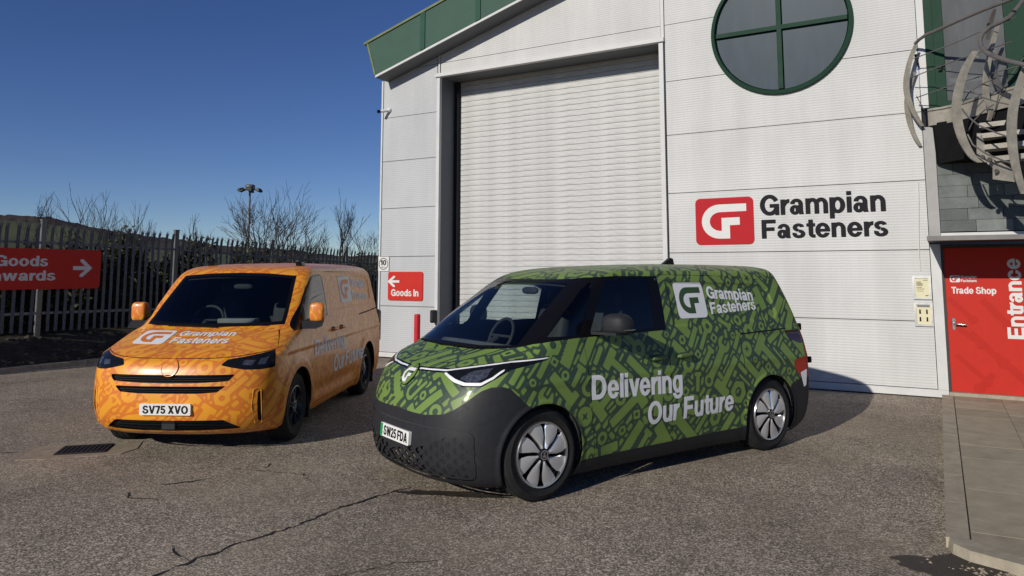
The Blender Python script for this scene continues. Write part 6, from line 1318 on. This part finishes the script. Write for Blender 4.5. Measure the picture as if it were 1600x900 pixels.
    # raised frames of the side vents, badge ring
    for q in (1, -1):
        S1, S2 = nose_S(P, .32), nose_S(P, .655); m = VB(); pts = []
        for (u_, s_) in ((.815, S1), (.80, (S1 + S2) / 2), (.815, S2), (.84, S2 + .015), (.872, S2), (.878, (S1 + S2) / 2), (.865, S1), (.84, S1 - .015), (.815, S1)): x, z = nose_point(P, np.array([u_]), np.array([s_])); pts.append((float(x[0]) - .004, q * u_, float(z[0])))
        m.tube(pts, .0055, 6); m.build('vent_frame', W, van, smooth=True)
    S0 = nose_S(P, .882); m = VB(); pts = []
    for k in range(33): a = 2 * math.pi * k / 32; x, z = nose_point(P, np.array([.085 * math.cos(a)]), np.array([S0 + .083 * math.sin(a)])); pts.append((float(x[0]) - .010, .085 * math.cos(a), float(z[0])))
    m.tube(pts, .004, 6, caps=False); m.build('badge_ring', W, bd, smooth=True)
    plate(van, P, 'SV75 XVO', 0, .485, False, R(-3))
    for q in (1, -1):
        b = blob((.40, q * 1.075, 1.372), (.068, .088, .112), 4.2); mm = b.build('mirror', W, van, smooth=True); a = mm.data.attributes.new('print', 'FLOAT', 'POINT'); a.data.foreach_set('value', [.03 * math.sin(v.co.z * 34 + v.co.y * 60) + .012 for v in mm.data.vertices])
        m = VB(); m.prism([(.20, 1.19), (.42, 1.205), (.50, 1.26), (.46, 1.285), (.28, 1.27)], lambda x, z: (x, q * .91, z), lambda x, z: (x + .02, q * 1.12, z)); m.build('mirror_foot', M['black_plastic'], mm)
        for x0, x1 in ((1.28, 1.50), (1.66, 1.86)):
            z, y = 1.095, .985; m = VB(); m.tube([(x0, q * (y - .01), z), (x0 + .03, q * (y + .03), z + .004), ((x0 + x1) / 2, q * (y + .036), z + .006), (x1 - .03, q * (y + .03), z + .004), (x1, q * (y - .01), z)], [.014, .018, .02, .018, .014], 8); hd = m.build('door_handle', W, van, smooth=True)
            b = blob(((x0 + x1) / 2, q * (y - .012), z), (.10, .016, .036), 2.4); b.build('handle_recess', M['gap'], hd, smooth=True)
        m = VB(); m.box(1.12, 1.26, *sorted((q * .62, q * .54)), 1.915, 1.965, .012); m.build('roof_mount', M['trim_black'], van)
        m = VB(); m.box(.40, .46, *sorted((q * .86, q * 1.0)), .16, .42, .01); m.build('mud_flap', M['black_plastic'], van)
        m = VB(); m.box(WB_ + .41, WB_ + .45, *sorted((q * .82, q * 1.0)), .12, .40, .01); m.build('mud_flap', M['black_plastic'], van)
    for x, s in ((0, 1), (0, -1), (WB_, 1), (WB_, -1)): wheel(van, x, s, .362, .218, 'spoke', .87)
    housing(van, 0, .44); housing(van, WB_, .44); cabin(van, .38, 1.22, 1.02)
    m = VB(); m.tube([(-.04, .62, 1.262), (-.105, 0, 1.235), (-.07, -.5, 1.25)], .011, 6); m.tube([(-.11, .1, 1.228), (-.02, -.68, 1.255)], .010, 6); m.build('wiper', M['trim_black'], van)
    m = VB(); m.box(.22, .36, -.05, .40, 1.245, 1.30, .008); m.build('dash_papers', M['pilaster'], van)
    # livery
    side_print(P, disp, 'logo_square', poly_tris(rrect(1.99, 2.56, 1.415, 1.785, .05)), M['logo_white'], van, .004); side_print(P, disp, 'emblem', poly_tris(gf(1.99, 2.56, 1.415, 1.785)), M['logo_orange'], van, .0065)
    lettering(van, P, disp, [('Grampian', 2.63, 3.46, 1.59, 1.76, 1.57, 1.74, .022), ('Fasteners', 2.62, 3.46, 1.43, 1.56, 1.42, 1.55, .022), ('Delivering', .555, 1.86, .80, 1.035, .79, 1.03, .012), ('Our Future', 1.36, 2.77, .545, .77, .57, .78, .012)], .004)
    Sa, Sb = nose_S(P, 1.085), nose_S(P, 1.19)
    nose_print(P, 'logo_square', poly_tris(rrect(-.67, -.295, Sa - .03, Sb + .0, .05)), M['logo_white'], van, .004); nose_print(P, 'emblem', poly_tris(gf(-.67, -.295, Sa - .03, Sb)), M['logo_orange'], van, .0065)
    h = (Sb - Sa); nose_print(P, 'lettering', fit(text_tris('Grampian'), -.235, .39, Sa + h * .47, Sb - .01), M['logo_white'], van, .004); nose_print(P, 'lettering', fit(text_tris('Fasteners'), -.235, .39, Sa + .0, Sa + h * .45), M['logo_white'], van, .004)
    return van
green_van(); orange_van()
